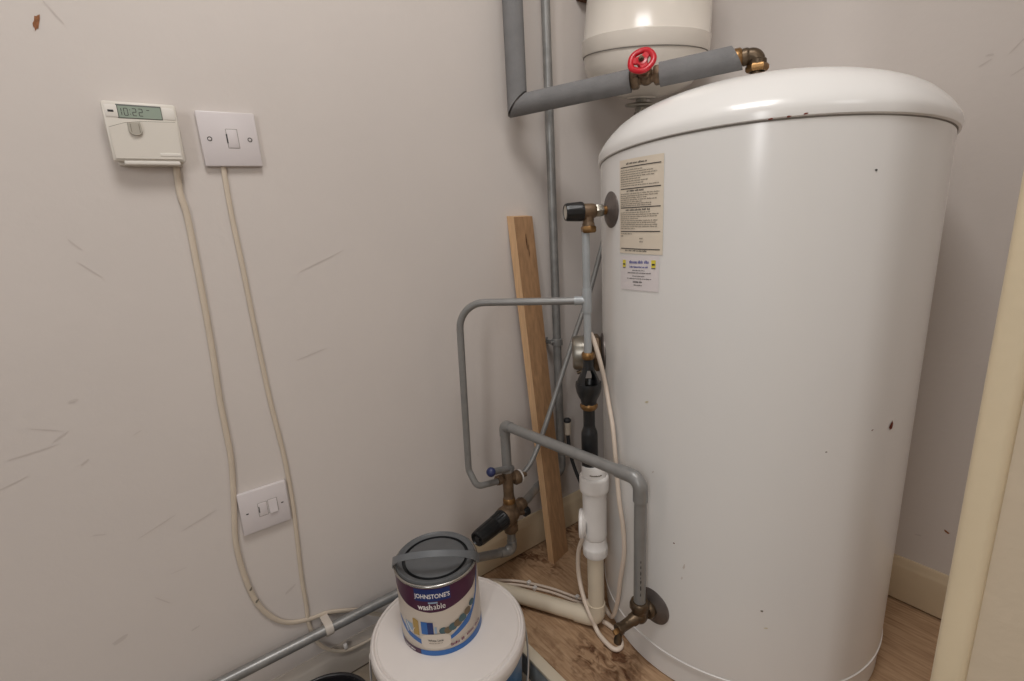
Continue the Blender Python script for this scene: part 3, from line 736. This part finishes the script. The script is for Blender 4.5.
# ------------------------------------------------------------------ immersion heater on the cylinder's left flank and its cable
hn = tank_n(-133.1); hz = .6405; hp = tank_pt(-133.1, hz)
ih = thing('immersion_heater', 'round metal immersion heater cap with brass hexagon on the left flank of the cylinder', 'heater', hp)
bossplate(hp, hn, 'boss_plate', ih, .043)
MB().nut(hp + hn * .006, hp + hn * .022, .043, 6).build('brass_hexagon', M['oldbrass'], ih)
cp = MB(); cp.lathe(hp, hn, [(.022, 0), (.022, .030), (.026, .0375), (.030, .0385), (.060, .0385), (.065, .0365), (.067, .032), (.067, 0)], 40); cp = cp.build('metal_cap', M['steel'], ih)
MB().cyl(hp + hn * .034 + V((0, 0, -.037)), hp + hn * .058 + V((0, 0, -.047)), .004, n=10).build('cap_screw', M['bronze'], cp)

ic = [hp + hn * .040 + V((.012, -.012, .034)), V((.262, -.548, .655)), V((.282, -.545, .615)), V((.306, -.5480, .5828)), V((.3325, -.5635, .5492)), V((.3505, -.5725, .5054)), V((.3625, -.5775, .4339)), V((.3740, -.5810, .3516)),
      V((.3880, -.5855, .2962)), V((.3915, -.5865, .2353)), V((.3785, -.5830, .1629)), V((.3620, -.5740, .0865)), V((.345, -.558, .030)), V((.325, -.548, .009)), V((.296, -.543, .0065)), V((.262, -.53, .0065))]
ic[:3] = [at_depth(590.5, 333, 1.035), at_depth(594, 341, 1.03), at_depth(600, 361, 1.035)]; ic[3] = at_depth(605.5, 385, 1.05)
for i, p in enumerate(ic):      # keep the flex just clear of the shell
    d = math.hypot(p.x - TC[0], p.y - TC[1])
    if d < TR + .0055: k = (TR + .0055) / d; ic[i] = V((TC[0] + (p.x - TC[0]) * k, TC[1] + (p.y - TC[1]) * k, p.z))
tag(MB().tube(spline(ic, 8), .0048, 12).build('heater_cable', M['cablew']), 'cream flex from the immersion heater hanging down the cylinder side to the floor', 'cable')
lpz = [(.262, -.552, .215), (.250, -.556, .16), (.2430, -.562, .11), (.2420, -.575, .058), (.2650, -.592, .020), (.2950, -.604, .0062), (.3396, -.613, .0062), (.3681, -.6175, .0062), (.3880, -.6195, .0062), (.3960, -.6080, .0062), (.3891, -.5935, .0062), (.370, -.583, .0062), (.354, -.569, .0062)]
lpz = [on_z(584, 536, .235), on_z(579.5, 547, .195), on_z(578, 560, .155), on_z(579, 576, .112), on_z(583, 595, .076), on_z(590, 615, .042), on_z(594.5, 625, .018), on_z(599, 634, .0065), on_z(607, 643.5, .0065), on_z(614, 649, .0065), on_z(619.5, 648.5, .0065), on_z(621.5, 643, .0065), on_z(616.5, 632, .0065), on_z(609.5, 625.5, .0065), on_z(603.5, 621.5, .0065)]
tag(MB().tube(spline(lpz, 8), .0052, 12).build('looped_cable', M['cablew']), 'cream flex looping on the floor in front of the waste pipe elbow', 'cable')

# pair of thin cables clipped along the floor above the waste pipe
fc = thing('floor_cable', 'pair of thin white cables clipped side by side along the floor behind the waste pipe', 'cable', (.15, -.615, .005))
SHF = V((-.006, .005, 0))
ca = [(.0, -.735, .0045), (.030, -.705, .0045), (.049, -.6865, .0045), (.0784, -.6575, .0045), (.1086, -.6345, .0045), (.1678, -.6000, .0045), (.2318, -.5745, .0045), (.256, -.5605, .0045)]
MB().tube(spline([V(p) + SHF for p in ca], 8), .0036, 10).build('strand', M['cablew'], fc)
cb = [(.012, -.742, .0045), (.040, -.714, .0045), (.0600, -.6955, .0045), (.0890, -.6665, .0045), (.1190, -.6435, .0045), (.1770, -.6100, .0045), (.2390, -.5845, .0045), (.262, -.5700, .0045)]
MB().tube(spline([V(p) + SHF for p in cb], 8), .0036, 10).build('strand', M['cablew'], fc)
for u, v in ((529, 585.0), (535, 590.5), (577.5, 599.5)):
    p = on_z(u, v, .005) + SHF; c = MB(); c.box((p.x - .0045, p.y - .0055, .0), (p.x + .0045, p.y + .0055, .0105), .002); c.cyl(p + V((0, 0, .004)), p + V((0, 0, .0075)), .002, n=10); c.build('cable_clip', M['pvcw'], fc)

# ------------------------------------------------------------------ leaning plank
pk = thing('wooden_plank', 'light pine plank leaning upright against the left wall', 'plank', (.07, -.49, 0))
b0 = [V((.0669, -.5265, 0)), V((.0888, -.5250, 0)), V((.0735, -.4565, 0)), V((.0516, -.4580, 0))]
t0 = [V((-.0118, -.5435, .944)), V((.0100, -.5385, .9415)), V((.0080, -.4780, .9405)), V((-.0116, -.4800, .943))]
# the board stands clear of the skirting: keep its back edge in front of it
b0 = [p + V((.003, 0, 0)) for p in b0]
mb = MB().use(M['litwood']); P = b0 + t0
mb.add(P, [(0, 1, 5, 4), (4, 5, 6, 7), (0, 3, 2, 1)]); mb.use(M['wood']).add(P, [(1, 2, 6, 5), (2, 3, 7, 6), (3, 0, 4, 7)])
pl = mb.build('board', None, pk, smooth=False)
def on_plank(s, t, off=.0008):     # wide face: s across, t up
    a = b0[1].lerp(b0[2], s); c = t0[1].lerp(t0[2], s); nn = (b0[2] - b0[1]).cross(t0[1] - b0[1]).normalized()
    if nn.dot(CAM - a) < 0: nn = -nn
    return a.lerp(c, t) + nn * off
for (s, t, w, h) in ((.52, .935, .035, .022), (.60, .890, .028, .040)):
    mb = MB(); mb.add([on_plank(s + w * (1 - .3 * (k % 3 == 1)) * math.cos(2 * PI * k / 12), t + h * math.sin(2 * PI * k / 12)) for k in range(12)], [tuple(range(12))]); mb.build('knot', M['woodd'], pl)

# ------------------------------------------------------------------ paint bucket and paint tin
BC = V((.2506, -.9416, LOW)); BR = .1508; BT = .170
bk = thing('paint_bucket', 'large white and blue paint bucket with white lid standing on the hall floor', 'bucket', BC)
MB().lathe((BC.x, BC.y, 0), (0, 0, 1), [(LOW + .001, 0), (LOW + .001, BR - .022), (LOW + .006, BR - .018), (LOW + .055, BR - .0155), (BT - .04, BR - .0080), (BT - .012, BR - .007)], 96).build('bucket_body', M['buckb'], bk)
MB().lathe((BC.x, BC.y, 0), (0, 0, 1), [(BT - .034, BR - .009), (BT - .034, BR - .0050), (BT - .031, BR - .0040), (BT - .024, BR - .0040), (BT - .024, BR - .0075)], 96).build('rim_band', M['buckw'], bk)
MB().lathe((BC.x, BC.y, 0), (0, 0, 1), [(BT - .024, BR - .006), (BT - .024, BR - .001), (BT - .020, BR), (BT - .010, BR), (BT - .004, BR - .001), (BT, BR - .0045), (BT, BR - .0075), (BT - .0035, BR - .0095), (BT - .0040, BR - .0125), (BT - .001, BR - .0145), (BT, BR - .019), (BT, 0)], 96).build('bucket_lid', M['buckw'], bk)
wr = V((math.sin(.42) , 0, 0)); 
va = math.atan2(CAM.y - BC.y, CAM.x - BC.x)
rgt = V((math.cos(va + PI / 2), math.sin(va + PI / 2), 0)); frt = V((math.cos(va), math.sin(va), 0))
rg2 = (rgt * .985 - frt * .12).normalized(); rg1 = (rgt * .999 + frt * .05).normalized()
hb = []
for k in range(33):
    t = PI * k / 32; side = math.cos(t); dr = math.sin(t)
    base = (rg2 if side > 0 else -rg1) * (abs(side) ** .8 * (BR + .004 + .008 * dr)) + frt * (dr * (BR + .010))
    hb.append(V((BC.x, BC.y, BT - .038 - dr * .11)) + base)
hw_ = MB(); hw_.tube(hb, .0020, 8); hw_.build('wire_handle', M['wire'], bk)
for s_, d in ((1, rg2), (-1, -rg1)): p = V((BC.x, BC.y, BT - .038)) + d * (BR - .006); MB().cyl(p, p + d * .011, .007, n=16, bev=.002).build('handle_ear', M['buckw'], bk)

PC = V((.2338, -.9453, BT)); CR = .0775; CT_ = BT + .152
can = thing('paint_tin', 'paint tin with purple and cream label and grey lid standing on the bucket lid', 'paint tin', PC)
TH0 = math.radians(-35.4)
O2 = V((PC.x, PC.y, 0))
MB().lathe(O2, (0, 0, 1), [(BT + .0004, 0), (BT + .0004, CR - .002), (BT + .003, CR), (CT_ - .006, CR), (CT_ - .006, 0)], 80).build('tin_body', M['canlab'], can)
rim = MB(); rim.torus(O2 + V((0, 0, CT_ - .004)), (0, 0, 1), CR - .0008, .0030, 80, 10); rim.build('tin_rim', M['tin'], can)
lid = MB(); lid.lathe(O2, (0, 0, 1), [(CT_ - .006, 0), (CT_ - .006, CR - .0030), (CT_ + .0010, CR - .0026), (CT_ + .0030, CR - .0036), (CT_ + .0035, CR - .0055), (CT_ + .0015, CR - .0075), (CT_ + .0005, CR - .012), (CT_ - .0005, CR - .0142), (CT_ - .0055, CR - .0150), (CT_ - .0055, CR - .0195), (CT_ - .0005, CR - .0205), (CT_ + .0005, CR - .023), (CT_ + .0005, 0)], 80)
lid = lid.build('tin_lid', M['lid'], can)
MB().lathe(O2, (0, 0, 1), [(CT_ - .0008, CR - .0204), (CT_ - .0052, CR - .0194), (CT_ - .0052, CR - .0151), (CT_ - .0008, CR - .0143)], 80).build('lid_groove', M['liddark'], lid)
def canf(off): return lambda u, v: V((PC.x + math.cos(TH0 + u / CR) * (CR + off), PC.y + math.sin(TH0 + u / CR) * (CR + off), v))
# label artwork, wrapped on the tin
pur = MB(); low = pw([(-.125, .318), (-.105, .298), (-.0747, .2796), (-.0533, .2717), (-.0304, .2669), (-.0072, .2645), (.0185, .2658), (.0509, .2730), (.0843, .2807), (.1035, .2948), (.118, .318)])
patch(pur, lin(-.124, .117, 60), low, lambda u: CT_ - .0065, canf(.0003)); pur.build('purple_band', M['purple'], can)
sw = MB(); patch(sw, lin(.012, .1135, 40), pw([(.012, .2), (.0278, .2010), (.0672, .2175), (.0850, .2400), (.0960, .2620), (.1060, .2900), (.1135, .3120)]), pw([(.012, .2020), (.0300, .2105), (.0500, .2230), (.0749, .2390), (.0909, .2640), (.1000, .2900), (.106, .3060), (.1135, .3125)]), canf(.0003))
sw.build('blue_sweep', M['canblue'], can)
sw = MB(); patch(sw, lin(-.090, -.012, 24), pw([(-.09, .222), (-.06, .203), (-.03, .194), (-.012, .193)]), pw([(-.09, .232), (-.06, .215), (-.03, .204), (-.012, .202)]), canf(.0003)); sw.build('blue_sweep', M['canblue'], can)
bt = MB(); patch(bt, lin(-.125, .124, 60), lambda u: BT + .0005, lambda u: .1815 + (.0 if u < .05 else (u - .05) * .12), canf(.0003)); bt.build('blue_base_band', M['canblue'], can)
bt = MB(); patch(bt, lin(-.085, -.033, 16), lambda u: BT + .001, lambda u: .1815, canf(.0006));
bt = bt.build('plum_block', M['purple'], can)
bx = MB(); patch(bx, lin(-.0335, .0325, 18), lambda u: .2885, lambda u: .3135, canf(.0006)); bx = bx.build('navy_panel', M['navy'], can)
tx = MB(); wrap(tx, text_mesh("JOHNSTONE'S", .0125, .0002), canf(.0010), .80, -.0005, .2985); tx.build('lettering', M['white'], bx)
tg = MB(); patch(tg, lin(-.0085, .0085, 6), lambda u: .2838, lambda u: .2868, canf(.0006), 1); tg.build('white_tag', M['skyp'], can)
tx = MB(); a = text_mesh("wash", .0165, .0003); b2 = text_mesh("able", .0165, 0)
wrap(tx, a, canf(.0008), .82, -.0146, .2758); wrap(tx, b2, canf(.0008), .82, .0112, .2768); tx.build('lettering', M['white'], can)
ov = MB(); oy = lambda u: .0155 * max(0.0, 1 - abs((u + .0018) / .0275) ** 3.4) ** (1 / 3.4)
patch(ov, [-.0018 - .0275 * math.cos(PI * i / 30) for i in range(31)], lambda u: .2025 - oy(u), lambda u: .2025 + oy(u), canf(.0010)); ov = ov.build('oval_panel', M['canlab'], can)
tx = MB(); wrap(tx, text_mesh("White Lace", .0062, .0001), canf(.0014), .95, -.0018, .2045); tx.build('lettering', M['ink'], ov)
tx = MB(); wordline(tx, canf(.0014), -.014, .010, .1988, .0017, .8, rl); tx.build('small_print', M['inksoft'], ov)
art = MB()     # blurred picture of a decorated room
art.use(M['gold']); patch(art, lin(-.0440, -.0320, 4), lambda u: .2120, lambda u: .2480 - abs(u + .04) * .5, canf(.0005)); 
art.use(M['canblue']); patch(art, lin(-.0270, -.0150, 4), lambda u: .2170, lambda u: .2435, canf(.0005))
art.use(M['navy']); patch(art, lin(-.0150, -.0040, 4), lambda u: .2170, lambda u: .2430, canf(.0005))
art.use(M['skyp']); patch(art, lin(-.0650, -.0460, 6), lambda u: .2150, lambda u: .2330, canf(.0004)); patch(art, lin(-.0022, .0020, 2), lambda u: .2190, lambda u: .2330, canf(.0004))
for (u, v, r, m) in ((.0135, .2235, .0075, 'teal'), (.0225, .2225, .0075, 'olive'), (.032, .2265, .0085, 'teal'), (.042, .2300, .0085, 'olive'), (.052, .2350, .0085, 'teal'), (.064, .2420, .008, 'olive'), (.076, .2520, .007, 'teal')):
    art.use(M[m]); ry = lambda x: r * .95 * math.sqrt(max(0, 1 - ((x - u) / r) ** 2))
    patch(art, [u - r * math.cos(PI * i / 12) for i in range(13)], lambda x: v - ry(x), lambda x: v + ry(x), canf(.00045 + u * .003), 1)
art.use(M['white']); 
for (u0, v0, u1, v1) in ((-.062, .232, -.050, .214), (-.050, .214, -.042, .226), (-.070, .236, -.060, .210)):
    f_ = canf(.0008); art.add([f_(u0, v0), f_(u0 + .002, v0 + .001), f_(u1 + .002, v1 + .001), f_(u1, v1)], [(0, 1, 2, 3)])
art.build('room_picture', None, can)
tx = MB(); 
def slant(u, v): return canf(.0010)(u, v + max(0, u - .02) * .10)
wordline(tx, slant, .0250, .0520, .1885, .0052, .8, rl); wordline(tx, slant, .0580, .0960, .1900, .0048, .8, rl); tx.build('plum_lettering', M['magenta'], can)
tx = MB(); wordline(tx, canf(.0010), -.072, -.042, .1758, .0034, .8, rl); tx.build('small_print', M['white'], bt)
# strap handle lying half raised over the lid
tr_ = V((math.cos(TH0 + PI / 2), math.sin(TH0 + PI / 2), 0)); tf = V((math.cos(TH0), math.sin(TH0), 0))
hd = (tf * math.cos(math.radians(46)) + Zdir * math.sin(math.radians(46)))
wd_ = hd.cross(tr_).normalized(); HB = O2 + V((0, 0, CT_ - .010)); mb = MB(); vs = []; fs = []; n_ = 40; Rr = CR + .0022
for i in range(n_ + 1):
    t = PI * i / n_; w = .0056 + .0030 * abs(math.cos(t)) ** 6
    for r in (Rr, Rr + .0022):
        for s_ in (-1, 1): vs.append(HB + tr_ * (math.cos(t) * r) + hd * (math.sin(t) * (r - .001)) + wd_ * (s_ * w))
for i in range(n_):
    o = i * 4; fs += [(o, o + 1, o + 5, o + 4), (o + 2, o + 6, o + 7, o + 3), (o, o + 4, o + 6, o + 2), (o + 1, o + 3, o + 7, o + 5)]
fs += [(0, 2, 3, 1), (n_ * 4, n_ * 4 + 1, n_ * 4 + 3, n_ * 4 + 2)]
mb.add(vs, fs); hdo = mb.build('strap_handle', M['strap'], can)
for s_ in (-1, 1): MB().cyl(HB + tr_ * (s_ * (CR - .001)), HB + tr_ * (s_ * (Rr + .0028)), .0078, n=20, bev=.0015).build('handle_ear', M['strap'], can)

# dark tub at the foot of the left wall (only its rim reaches the picture)
UC = V((.160, -1.174, LOW)); ur = .092
ub = thing('plastic_tub', 'black plastic tub whose rim shows at the bottom left of the bucket', 'tub', UC)
MB().lathe((UC.x, UC.y, 0), (0, 0, 1), [(LOW + .001, 0), (LOW + .001, ur - .018), (LOW + .005, ur - .014), (.046, ur - .005), (.046, ur - .008), (LOW + .006, ur - .018), (LOW + .006, 0)], 64).build('tub_body', M['tub'], ub)
MB().torus((UC.x, UC.y, .047), (0, 0, 1), ur - .003, .004, 64, 10).build('tub_rim', M['tub'], ub)

# ------------------------------------------------------------------ wall plates and heating control
def plate_frame(q):     # corners tl, tr, br, bl as (y, z): keep the plate's slight tilt on the wall
    tl, tr, br, bl = [V((0, a, b)) for a, b in q]; c = (tl + tr + br + bl) / 4
    u = ((tr - tl) + (br - bl)).normalized(); v = ((tl - bl) + (tr - br)); v = (v - u * v.dot(u)).normalized()
    return c, u, v
def pbox(mb, c, u, v, cu, cv, w, h, x0, x1, bev=0.0, bx=None):
    bm = bmesh.new(); bmesh.ops.create_cube(bm, size=1)
    for p in bm.verts: p.co = V((p.co.x * (x1 - x0), p.co.y * w, p.co.z * h))
    if bev: bmesh.ops.bevel(bm, geom=bm.edges[:], offset=bev, segments=2, profile=.5, affect='EDGES')
    bm.verts.index_update(); n = V((1, 0, 0))
    mb.add([V((0, c.y, c.z)) + u * (cu + p.co.y) + v * (cv + p.co.z) + n * ((x0 + x1) / 2 + p.co.x) for p in bm.verts], [[p.index for p in f.verts] for f in bm.faces]); bm.free(); return mb
def frame_px(mb, c, u, v, cu, cv, w, h, x, t=.0006, th=.0003):
    for (a, b, ww, hh) in ((0, h / 2, w, t), (0, -h / 2, w, t), (w / 2, 0, t, h), (-w / 2, 0, t, h)): pbox(mb, c, u, v, cu + a, cv + b, ww, hh, x, x + th)
PX = WX + .0095
def screws(parent, c, u, v, cu, x, slotty):
    for s_ in (-1, 1):
        p = V((0, c.y, c.z)) + u * (s_ * cu)
        if slotty: o = pbox(MB(), c, u, v, s_ * cu, 0, .0042, .0022, x - .0004, x + .0003).build('screw_hole', M['slot'], parent)
        else:
            o = MB().lathe(p + Xdir * x, Xdir, [(-.001, 0), (-.001, .0036), (.0004, .0037), (.0006, .0030), (-.0002, .0022), (-.0002, 0)], 20).build('screw', M['slot'], parent)
            pbox(MB(), c, u, v, s_ * cu, 0, .0046, .0009, x - .0002, x + .0005).build('screw_slot', M['pvcw'], o)

c, u, v = plate_frame([(-1.1740, 1.1382), (-1.0830, 1.1391), (-1.0810, 1.0539), (-1.1692, 1.0528)])
fu = thing('fused_spur', 'square white fused outlet plate beside the heating control, cable leaving below', 'wall switch', (WX, c.y, c.z))
pbox(MB(), c, u, v, 0, 0, .0885, .0865, WX, PX, .0022).build('face_plate', M['plate'], fu)
mb = MB(); pbox(mb, c, u, v, .004, .001, .0160, .0290, PX - .001, PX + .0008, .0004); fo = mb.build('fuse_carrier', M['plate'], fu)
mb = MB(); frame_px(mb, c, u, v, .004, .001, .0172, .0302, PX - .0002); mb.build('carrier_gap', M['inksoft'], fu)
pbox(MB(), c, u, v, -.0045, .001, .0018, .0150, PX, PX + .0011).build('carrier_slot', M['slot'], fo)
screws(fu, c, u, v, .0305, PX, False)

c, u, v = plate_frame([(-1.2252, .4607), (-1.1383, .4609), (-1.1389, .3724), (-1.2258, .3748)])
sf = thing('switched_spur', 'square white switched fuse plate low on the wall between the two cables', 'wall switch', (WX, c.y, c.z))
pbox(MB(), c, u, v, 0, 0, .0870, .0870, WX, PX, .0022).build('face_plate', M['plate'], sf)
mb = MB(); pbox(mb, c, u, v, -.004, .000, .0150, .0270, PX - .001, PX + .0007, .0004); fo = mb.build('fuse_carrier', M['plate'], sf)
mb = MB(); frame_px(mb, c, u, v, -.004, .000, .0162, .0282, PX - .0002); mb.build('carrier_gap', M['inksoft'], sf)
pbox(MB(), c, u, v, -.0105, .001, .0014, .0130, PX, PX + .0010).build('carrier_slot', M['slot'], fo)
mb = MB(); cc3 = V((0, c.y, c.z)); cu, cv = .0145, .0005      # rocker tilted: lower half proud
vs = []
for x, b in ((PX - .0005, 0), (PX + .0015, 0)): pass
for (a, b, x) in ((-.0075, -.0135, PX - .001), (.0075, -.0135, PX - .001), (.0075, .0135, PX - .001), (-.0075, .0135, PX - .001), (-.0072, -.0132, PX + .0036), (.0072, -.0132, PX + .0036), (.0072, .0132, PX + .0006), (-.0072, .0132, PX + .0006)):
    vs.append(cc3 + u * (cu + a) + v * (cv + b) + Xdir * x)
mb.hexa(vs); mb.build('rocker_switch', M['plate'], sf, smooth=False)
mb = MB(); frame_px(mb, c, u, v, cu, cv, .0166, .0288, PX - .0002); mb.build('rocker_gap', M['inksoft'], sf)
screws(sf, c, u, v, .0315, PX, True)

c, u, v = plate_frame([(-1.2909, 1.1410), (-1.2014, 1.1394), (-1.1994, 1.0585), (-1.2858, 1.0570)])
hc = thing('heating_control', 'off-white heating timer with green display on the left wall, cable below', 'thermostat', (WX, c.y, c.z))
u = V((0, 1, 0)); v = V((0, 0, 1)); HX = .0125
pbox(MB(), c, u, v, .0005, -.0035, .0840, .0880, WX, .004, .003).build('back_plate', M['ctrl'], hc)
hb_ = pbox(MB(), c, u, v, -.0008, 0, .0935, .0850, .003, HX, .0038).build('housing', M['ctrl'], hc)
fl = MB()                                     # hinged cover, its top edge bowed
cf_ = pw([(-.0435, .0052), (-.0238, .0120), (-.0049, .0147), (.0420, .0162)])
us = lin(-.0435, .0415, 20); y0 = c.y; z0 = c.z
vs = []; fs = []
for x in (HX - .001, HX + .0018):
    for a in us: vs += [V((x, y0 + a, z0 - .0385)), V((x, y0 + a, z0 + cf_(a)))]
k = len(us) * 2
for i in range(len(us) - 1):
    o = i * 2; fs += [(k + o, k + o + 2, k + o + 3, k + o + 1), (o + 1, o + 3, k + o + 3, k + o + 1), (o, k + o, k + o + 2, o + 2)]
fs += [(0, 1, k + 1, k), (k - 2, 2 * k - 2, 2 * k - 1, k - 1)]
fl.add(vs, fs); flo = fl.build('cover_flap', M['ctrl'], hc)
mb = MB(); patch(mb, us, lambda a: z0 + cf_(a), lambda a: z0 + cf_(a) + .0008, lambda a, z: V((HX + .0004, y0 + a, z)), 1); mb.build('flap_gap', M['inksoft'], hc)
pbox(MB(), c, u, v, .0265, -.0320, .0270, .0048, HX + .0012, HX + .0024, .0005).build('raised_badge', M['ctrlpanel'], flo)
pbox(MB(), c, u, v, .0015, -.0440, .0720, .0060, .0, HX + .0004, .0015).build('bottom_lip', M['ctrlpanel'], hc)
for cu, w in ((-.0365, .0150), (.0348, .0160)): pbox(MB(), c, u, v, cu, .0282, w, .0170, HX - .001, HX + .0008, .0006).build('button_panel', M['ctrlpanel'], hc)
pbox(MB(), c, u, v, -.0372, .0282, .0072, .0030, HX, HX + .0014, .0005).build('status_lamp', M['slot'], hc)
pbox(MB(), c, u, v, -.0020, .0285, .0560, .0196, HX - .001, HX + .0006, .0006).build('display_bezel', M['lcdbez'], hc)
lc = pbox(MB(), c, u, v, -.0016, .0278, .0530, .0162, HX - .001, HX + .0010).build('display', M['lcd'], hc)
SEG = {'1': 'bc', '0': 'abcdef', '2': 'abged'}
dg = MB(); dw, dh, th = .0044, .0098, .0009
def seg_digit(ch, cu, cv):
    for s_ in SEG[ch]:
        a, b, w, h = {'a': (0, dh / 2, dw, th), 'g': (0, 0, dw, th), 'd': (0, -dh / 2, dw, th), 'b': (dw / 2, dh / 4, th, dh / 2 - th * .6), 'c': (dw / 2, -dh / 4, th, dh / 2 - th * .6),
                      'f': (-dw / 2, dh / 4, th, dh / 2 - th * .6), 'e': (-dw / 2, -dh / 4, th, dh / 2 - th * .6)}[s_]
        pbox(dg, c, u, v, cu + a, cv + b, w, h, HX + .0009, HX + .0012)
for ch, cu in (('1', -.0266), ('0', -.0190), ('2', -.0086), ('2', -.0008)): seg_digit(ch, cu, .0278)
for b_ in (.003, -.003): pbox(dg, c, u, v, -.0138, .0278 + b_, .0010, .0010, HX + .0009, HX + .0012)
pbox(dg, c, u, v, .0086, .0315, .0036, .0009, HX + .0009, HX + .0012)
dg.build('digits', M['ink'], lc)
kb = MB(); k0 = V((HX, c.y - .0120, c.z + .0032)); n_ = 16; vs = []; fs = []
outl = [(-.0088, .0095), (.0078, .0110)] + [(.0088 * math.cos(t), -.0018 + .0072 * math.sin(t)) for t in lin(0, -PI, 12)]
for x in (HX, HX + .0052):
    for (a, b) in outl: vs.append(V((x, k0.y + a * (1 if x == HX else .93), k0.z + b * (1 if x == HX else .93))))
k = len(outl); fs = [tuple(range(k, 2 * k))] + [(i, (i + 1) % k, k + (i + 1) % k, k + i) for i in range(k)]
kb.add(vs, fs); ko = kb.build('selector_slider', M['knobgrey'], hc)
for a_ in (-.0052, .0052): pbox(MB(), c, u, v, -.0120 + a_, .0045, .0007, .0120, HX + .005, HX + .0056).build('slider_rib', M['inksoft'], ko)

# ------------------------------------------------------------------ surface cables on the left wall
def wall_cable(pts, wide, thin): return MB().tube(spline([V(p) for p in pts], 8), 0, 14, flat=(wide, thin), flatn=(1, 0, 0))
xw = WX + .0033
t1 = [(176, 163), (176.5, 170), (180.5, 195), (187, 215), (196.7, 264), (205.5, 311), (212.6, 352), (220, 400), (227, 436), (231.5, 462), (234, 502), (235.7, 541), (243.8, 573.6), (255, 599.6), (270, 616), (287.7, 622.5), (310, 619), (326.6, 612.8), (346, 610.5)]
p1 = [on_x(a, b, xw) for a, b in t1] + [(-.006, -1.035, .088), (.003, -1.00, .062), (.004, -.96, .040), (.004, -.90, .030), (.004, -.82, .028)]
# squeezes between pipe and wall: the pipe sits clear of the wall there
tcab = wall_cable(p1, .0050, .0027).build('control_cable', M['cable']); tag(tcab, 'flat cream cable hanging from the heating timer and curving right to the low pipe', 'cable')
for u_, v_, a_s in ((251, 589, .9), (257, 601, .7)):
    mb = MB(); blot(mb, on_x(u_, v_, xw + .0029), Ydir, Zdir, 9, .0042, .55, a_s, .4); mb.build('paint_chip', M['inksoft'], tcab)
t2 = [(223.5, 163), (224, 172), (232, 217), (242, 264), (252.5, 317), (261, 358), (270, 400), (278, 432), (285.3, 462), (292.5, 502), (297.4, 541), (302, 580), (306.5, 606)]
p2 = [on_x(a, b, xw - .0005) for a, b in t2] + [(xw - .0005, -1.1425, .128), (xw, -1.140, .100), (-.002, -1.1300, .060), (.0035, -1.110, .034), (.0035, -1.0863, .0150), (.0035, -1.0645, .0075), (.0035, -1.034, .0050), (.0035, -.99, .0050), (.0035, -.90, .0050), (.0035, -.80, .0050)]
# the second cable passes in front of nothing: it lies flat on the wall behind the first one's tail
scab = wall_cable(p2, .0042, .0022).build('spur_cable', M['cable']); tag(scab, 'flat cream cable hanging straight from the fused outlet and looping under the low pipe', 'cable')
cpn = on_x(345.5, 646, .0035); mb = MB(); mb.box((.0, cpn.y - .004, cpn.z - .006), (.0075, cpn.y + .004, cpn.z + .006), .0015); mb.build('cable_clip', M['pvcw'], scab)

# ------------------------------------------------------------------ light
def area(name, loc, target, size, sy, power, col=(1, 1, 1)):
    l = bpy.data.lights.new(name, 'AREA'); l.shape = 'RECTANGLE'; l.size = size; l.size_y = sy; l.energy = power; l.color = col
    o = bpy.data.objects.new(name, l); COL.objects.link(o); o.location = loc
    o.rotation_euler = (V(target) - V(loc)).to_track_quat('-Z', 'Y').to_euler(); return o
area('ceiling_lamp', (.84, -1.14, 2.32), (.80, -1.05, 0), .55, .55, 14.5, (1, .985, .97))
area('hall_window', (2.15, -3.3, 1.75), (.4, -.6, 1.0), .30, 1.1, 15, (1, .99, .985))
area('side_fill', (2.1, -.65, 1.9), (.8, -.3, .6), .5, .5, 2.6, (1, .985, .97))  # added fill, no real source: brightens the cylinder's right side and back wall
w = bpy.data.worlds.new('World'); scene.world = w; w.use_nodes = True
w.node_tree.nodes['Background'].inputs[0].default_value = (1, .985, .975, 1); w.node_tree.nodes['Background'].inputs[1].default_value = .26

# ------------------------------------------------------------------ camera
cd = bpy.data.cameras.new('Camera'); cam = bpy.data.objects.new('Camera', cd); COL.objects.link(cam)
R = ROT
mw = Matrix(((R[0][0], -R[0][1], -R[0][2], CAM.x), (R[1][0], -R[1][1], -R[1][2], CAM.y), (R[2][0], -R[2][1], -R[2][2], CAM.z), (0, 0, 0, 1)))
cam.matrix_world = mw
cd.sensor_fit = 'HORIZONTAL'; cd.sensor_width = 36; cd.lens = FPX / 1024 * 36; cd.clip_start = .01; cd.clip_end = 50
scene.camera = cam
vsx = scene.view_settings; vsx.view_transform = 'Standard'; vsx.look = 'None'; vsx.exposure = 0; vsx.gamma = 1; vsx.use_curve_mapping = False
